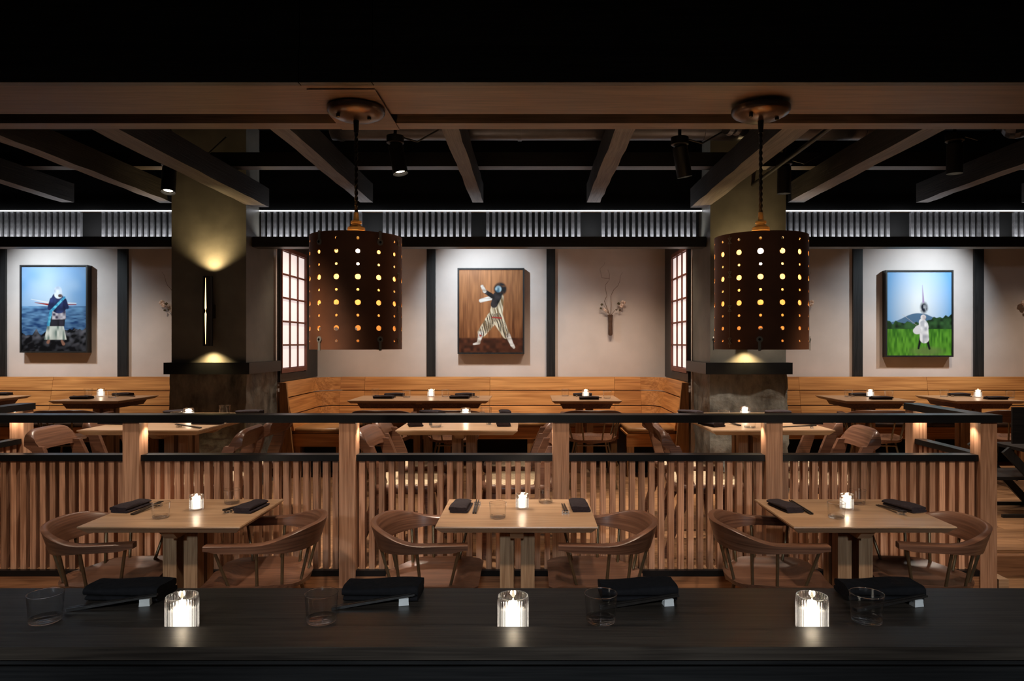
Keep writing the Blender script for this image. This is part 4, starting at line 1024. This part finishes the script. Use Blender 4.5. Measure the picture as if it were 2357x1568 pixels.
def sea_picture(u, v):
    img = mixc((198, 220, 238), (84, 148, 206), np.clip(np.hypot((u - 0.45) * 1.2, v - 0.60) * 1.55 - 0.12 + 0.25 * (vnoise(u, v, 5, 9, 21) - 0.5), 0, 1))
    img = lay(img, np.clip(1.6 * (np.hypot(u - 0.5, (v - 0.5)) - 0.55), 0, 0.6), (196, 200, 204))
    wv = 0.55 * vnoise(u + 0.02 * np.sin(v * 60), v, 9, 44, 1) + 0.45 * vnoise(u + 0.3 * v, v, 17, 57, 14); sea = mixc((26, 62, 112), (120, 170, 212), np.clip(wv * 1.1 - 0.15 + (v - 0.42) * 0.9, 0, 1)); img = lay(img, np.clip((0.535 - v) / 0.006, 0, 1), sea)
    n = np.clip(0.5 * vnoise(u, v, 13, 24, 2) + 0.5 * vnoise(u + 0.4 * v, v - 0.3 * u, 21, 34, 15), 0, 1); rk = mixc((10, 12, 17), (104, 106, 116), np.clip((n - 0.38) * 2.2, 0, 1) * np.clip(v / 0.2, 0.35, 1))
    img = lay(img, np.clip((0.225 + 0.05 * (u - 0.4) + 0.07 * (vnoise(u, u * 0, 13, 1, 3) - 0.5) + 0.03 * (vnoise(u, u * 0, 31, 1, 6) - 0.5) - v) / 0.006, 0, 1), rk)
    for a, b3, r0, r1, c in (((0.14, 0.615), (0.40, 0.575), 0.006, 0.016, (228, 232, 236)), ((0.40, 0.575), (0.84, 0.565), 0.016, 0.010, (228, 232, 236)), ((0.20, 0.575), (0.42, 0.55), 0.006, 0.018, (158, 44, 38)), ((0.60, 0.548), (0.84, 0.55), 0.012, 0.008, (158, 44, 38))): img = lay(img, seg(u, v, a, b3, r0, r1, 0.006), c)
    img = lay(img, seg(u, v, (0.42, 0.13), (0.405, 0.105), 0.024, 0.030), (150, 108, 90)); img = lay(img, seg(u, v, (0.62, 0.12), (0.645, 0.085), 0.022, 0.030), (150, 108, 90))
    img = lay(img, quad(u, v, 0.52, 0.13, 0.34, 0.18, 0.12, 0.01), cloth(u, v, (120, 140, 132), (226, 230, 220), 34, 14, 5)); img = lay(img, quad(u, v, 0.545, 0.29, 0.42, 0.12, 0.135, 0.01), cloth(u, v, (12, 12, 18), (52, 50, 62), 30, 12, 16))
    img = lay(img, quad(u, v, 0.575, 0.37, 0.55, 0.115, 0.10, 0.01), cloth(u, v, (70, 62, 84), (206, 200, 208), 26, 30, 17)); img = lay(img, seg(u, v, (0.555, 0.62), (0.57, 0.545), 0.10, 0.135), cloth(u, v, (16, 24, 58), (54, 68, 120), 18, 20, 18))
    img = lay(img, seg(u, v, (0.47, 0.605), (0.43, 0.51), 0.045, 0.040), cloth(u, v, (16, 24, 58), (50, 64, 116), 22, 20, 19)); img = lay(img, seg(u, v, (0.66, 0.60), (0.70, 0.52), 0.04, 0.035), (24, 34, 76))
    strap = cloth(u, v, (50, 140, 184), (110, 206, 234), 40, 40, 20); img = lay(img, seg(u, v, (0.66, 0.635), (0.45, 0.47), 0.022, 0.026), strap); img = lay(img, seg(u, v, (0.45, 0.47), (0.41, 0.31), 0.026, 0.028), strap)
    img = lay(img, seg(u, v, (0.565, 0.67), (0.56, 0.72), 0.07, 0.066), cloth(u, v, (186, 200, 220), (240, 244, 250), 20, 24, 22)); img = lay(img, seg(u, v, (0.60, 0.655), (0.585, 0.655), 0.03, 0.03), (96, 74, 66))
    return img
def board_picture(u, v):
    b2 = np.floor(u * 6) / 6; t = 0.6 * vnoise(u * 1 + b2 * 7, v, 26, 4, 7) + 0.4 * vnoise(u + b2 * 3, v, 60, 9, 23)
    img = mixc((84, 42, 20), (206, 140, 90), np.clip(0.22 + 0.6 * t + 0.4 * (v - 0.4) - 0.5 * np.abs(u - 0.45), 0, 1))
    img = lay(img, np.clip((0.004 - np.minimum((u * 6) % 1, 1 - (u * 6) % 1) / 6) / 0.003, 0, 1) * 0.6, (60, 30, 16))
    img = lay(img, np.clip((0.185 - v) / 0.02, 0, 1), mixc((46, 24, 16), (104, 58, 38), vnoise(u, v, 20, 30, 8)))
    pale = cloth(u + v * 0.3, v, (128, 104, 70), (246, 234, 206), 60, 10, 24); wrap = cloth(u, v, (176, 160, 144), (246, 242, 236), 12, 60, 25); dark = cloth(u, v, (14, 12, 14), (58, 52, 54), 26, 18, 26)
    for a, b3, r0, r1, c in (((0.53, 0.42), (0.36, 0.24), 0.10, 0.075, pale), ((0.60, 0.42), (0.74, 0.21), 0.10, 0.065, pale), ((0.34, 0.23), (0.31, 0.13), 0.045, 0.032, wrap), ((0.77, 0.20), (0.83, 0.09), 0.042, 0.032, wrap), ((0.31, 0.115), (0.23, 0.10), 0.028, 0.020, wrap), ((0.84, 0.085), (0.86, 0.06), 0.034, 0.026, wrap),
                             ((0.62, 0.66), (0.57, 0.42), 0.085, 0.115, pale), ((0.56, 0.67), (0.34, 0.625), 0.042, 0.034, wrap), ((0.52, 0.68), (0.40, 0.74), 0.042, 0.036, dark), ((0.40, 0.74), (0.36, 0.80), 0.034, 0.028, wrap), ((0.60, 0.68), (0.55, 0.58), 0.075, 0.06, dark)):
        img = lay(img, seg(u, v, a, b3, r0, r1), c)
    st = (np.sin((u * 1.0 + v * 0.28) * 170 + 5 * vnoise(u, v, 12, 12, 27)) > 0.35) * (seg(u, v, (0.52, 0.42), (0.36, 0.24), 0.07, 0.06) + seg(u, v, (0.61, 0.42), (0.74, 0.21), 0.08, 0.05)); img = lay(img, np.clip(st, 0, 1) * 0.85, (40, 32, 30))
    img = lay(img, seg(u, v, (0.52, 0.425), (0.66, 0.415), 0.016, 0.018), (170, 48, 42)); img = lay(img, seg(u, v, (0.33, 0.205), (0.34, 0.20), 0.02, 0.02), (176, 56, 46))
    img = lay(img, ell(u, v, 0.645, 0.765, 0.115, 0.09, 0.25) * np.clip(0.55 + 0.9 * vnoise(u, v, 30, 30, 28), 0, 1), (18, 17, 20)); img = lay(img, ell(u, v, 0.615, 0.765, 0.058, 0.046, 0.3), cloth(u, v, (70, 104, 122), (160, 186, 196), 26, 34, 29))
    return img
def field_picture(u, v):
    img = mixc((240, 246, 250), (112, 172, 224), np.clip(np.hypot((u - 0.5) * 1.3, (v - 0.62)) * 1.7 - 0.15, 0, 1))
    img = lay(img, np.clip((0.50 + 0.03 * np.sin(u * 9 + 4) - 0.12 * np.abs(u - 0.62) - v) / 0.01, 0, 1), (84, 118, 150))
    hill = 0.40 + 0.16 * np.clip(u - 0.45, 0, 1) + 0.05 * (vnoise(u, u * 0, 22, 1, 4) - 0.5); img = lay(img, np.clip((hill - v) / 0.01, 0, 1), mixc((14, 28, 18), (62, 106, 58), vnoise(u, v, 20, 26, 9)))
    g = mixc((30, 92, 22), (120, 196, 62), np.clip(vnoise(u, v, 42, 16, 10) * 0.7 + (0.32 - v) * 0.6, 0, 1)); img = lay(img, np.clip((0.32 - v) / 0.008, 0, 1), g)
    img = lay(img, ell(u, v, 0.62, 0.05, 0.34, 0.07, 0.6) * 0.8, (112, 138, 76))
    for a, b3, r0, r1, c in (((0.52, 0.20), (0.49, 0.085), 0.026, 0.022, (24, 24, 28)), ((0.62, 0.20), (0.66, 0.08), 0.026, 0.022, (24, 24, 28)), ((0.57, 0.36), (0.58, 0.20), 0.075, 0.075, (240, 240, 242)), ((0.55, 0.40), (0.57, 0.34), 0.06, 0.08, (244, 244, 246)), ((0.58, 0.38), (0.46, 0.33), 0.03, 0.03, (236, 236, 240))):
        img = lay(img, seg(u, v, a, b3, r0, r1), c)
    wc = cloth(u, v, (176, 180, 190), (250, 250, 252), 30, 22, 30); img = lay(img, seg(u, v, (0.57, 0.38), (0.585, 0.20), 0.06, 0.075), wc); img = lay(img, ell(u, v, 0.47, 0.295, 0.07, 0.045), (228, 228, 232)); img = lay(img, ell(u, v, 0.565, 0.455, 0.045, 0.036), cloth(u, v, (190, 176, 176), (250, 246, 246), 30, 30, 31)); img = lay(img, seg(u, v, (0.24, 0.49), (0.50, 0.34), 0.004, 0.004, 0.004), (206, 200, 190))
    img = lay(img, ell(u, v, 0.575, 0.57, 0.075, 0.085, 0.5) * np.clip(0.4 + 1.2 * vnoise(u, v, 40, 40, 12), 0, 1), (26, 32, 48)); img = lay(img, seg(u, v, (0.565, 0.64), (0.55, 0.84), 0.022, 0.008), (176, 150, 190))
    return img
picture(45, 610, 201, 812, sea_picture, 'framed picture of a robed figure before a boat and sea')
picture(1053, 617, 1207, 815, board_picture, 'framed picture of a costumed dancer against brown boards')
picture(2039, 622, 2195, 822, field_picture, 'framed picture of a white-clad figure in a green field')

# ------------------------------------------------------------------ wall vases with twigs
def wall_vase(px, lab, flip=1):
    dd = WALL - 0.05; X = PX(px, dd); Z = PZ(725, dd); sc = dd / F   # metres per photo pixel there
    t = thing('wall_vase', lab, 'vase', (X, WALL - 0.002, Z), 0, 'bark wall vases with twigs')
    part('vase', MB().lathe([(0.0, -0.245), (0.022, -0.240), (0.026, -0.22), (0.025, -0.10), (0.028, -0.02), (0.033, 0.0), (0.026, 0.002), (0.022, -0.06), (0.0, -0.06)], 18, (0, -0.04, 0), False), 'bark', t, 50)
    def tw(pts, r0, r1):
        P = []; n = len(pts)
        for i in range(n - 1):
            for k in range(5):
                q = k / 5; P.append((flip * sc * (pts[i][0] * (1 - q) + pts[i + 1][0] * q), -0.045 - 0.012 * math.sin(i + q * 2), sc * (pts[i][1] * (1 - q) + pts[i + 1][1] * q)))
        P.append((flip * sc * pts[-1][0], -0.05, sc * pts[-1][1]))
        part('twig', MB().tube(P, [r0 + (r1 - r0) * i / (len(P) - 1) for i in range(len(P))], 6), 'twig', t, 60)
    tw([(0, -4), (-8, 16), (-14, 32), (-8, 44), (-10, 56), (-12, 68), (-3, 80), (-2, 92), (-6, 104)], 0.0042, 0.0014)
    tw([(-2, 84), (-12, 84), (-21, 86), (-22, 98), (-24, 106), (-14, 116), (-13, 122)], 0.0022, 0.0008)
    tw([(1, -4), (2, 20), (1, 44), (8, 58), (18, 68), (22, 78), (23, 90), (28, 98)], 0.0040, 0.0010)
    tw([(0, -2), (10, 10), (18, 16), (26, 24)], 0.0032, 0.0014); tw([(0, -2), (-8, 10), (-14, 20), (-18, 27)], 0.0032, 0.0012); tw([(-4, 4), (-16, 12), (-22, 16)], 0.0024, 0.001)
    r = random.Random(int(px))
    def bloom(x, z, rad, mat, nm):
        mb = MB()
        for k in range(6):
            a = k * math.pi / 3 + r.random(); rr = rad * (0.8 + 0.4 * r.random())
            c_ = (flip * sc * x + rad * 0.6 * math.cos(a), -0.05 + r.uniform(-0.012, 0.008), sc * z + rad * 0.6 * math.sin(a))
            mb.lathe([(0.0, -rr * 0.6), (rr * 0.6, -rr * 0.2), (rr * 0.55, rr * 0.25), (0.0, rr * 0.5)], 7, c_, False)
        part(nm, mb, mat, t, 60)
    for x, z, rd in ((29, 28, 0.030), (25, 21, 0.022), (-12, 10, 0.018), (-15, 14, 0.013)): bloom(x, z, rd, 'blossom', 'blossom')
    for x, z, rd in ((-20, 24, 0.014), (-22, 15, 0.012), (19, 26, 0.015), (22, 11, 0.012), (14, 12, 0.011)): bloom(x, z, rd, 'leaf', 'leaf')
wall_vase(1405, 'bark wall vase with long twigs right of the dancer picture')
wall_vase(402, 'bark wall vase with blossoms half hidden by the left column', -1)
wall_vase(1838, 'bark wall vase with blossoms half hidden by the right pendant')
wall_vase(2385, 'bark wall vase at the right edge of the photo', -1)

# ------------------------------------------------------------------ child's high chair at the right edge
hc = thing('high_chair', 'black wooden high chair with footrest at the right edge', 'high chair', (3.92, 5.55, ZP))
for yy in (-0.21, 0.21):
    part('side_rail', MB().loft([[(-0.30, yy - 0.012, 0.50), (-0.25, yy - 0.012, 0.54), (-0.25, yy + 0.012, 0.54), (-0.30, yy + 0.012, 0.50)], [(0.16, yy - 0.012, 0.02), (0.24, yy - 0.012, 0.02), (0.24, yy + 0.012, 0.02), (0.16, yy + 0.012, 0.02)]]), 'black_wood_z', hc)
    part('runner', MB().box(-0.30, 0.30, yy - 0.012, yy + 0.012, 0.0, 0.025), 'black_wood_x', hc)
    part('upright', MB().box(0.20, 0.26, yy - 0.012, yy + 0.012, 0.025, 0.80), 'black_wood_z', hc)
part('footrest', MB().box(-0.36, 0.20, -0.20, 0.19, 0.285, 0.310), 'black_wood_x', hc)
part('seat', MB().box(-0.12, 0.22, -0.20, 0.19, 0.50, 0.525), 'black_wood_x', hc)
part('backrest', MB().box(-0.24, 0.20, -0.238, -0.223, 0.57, 0.85), 'black_wood_x', hc)
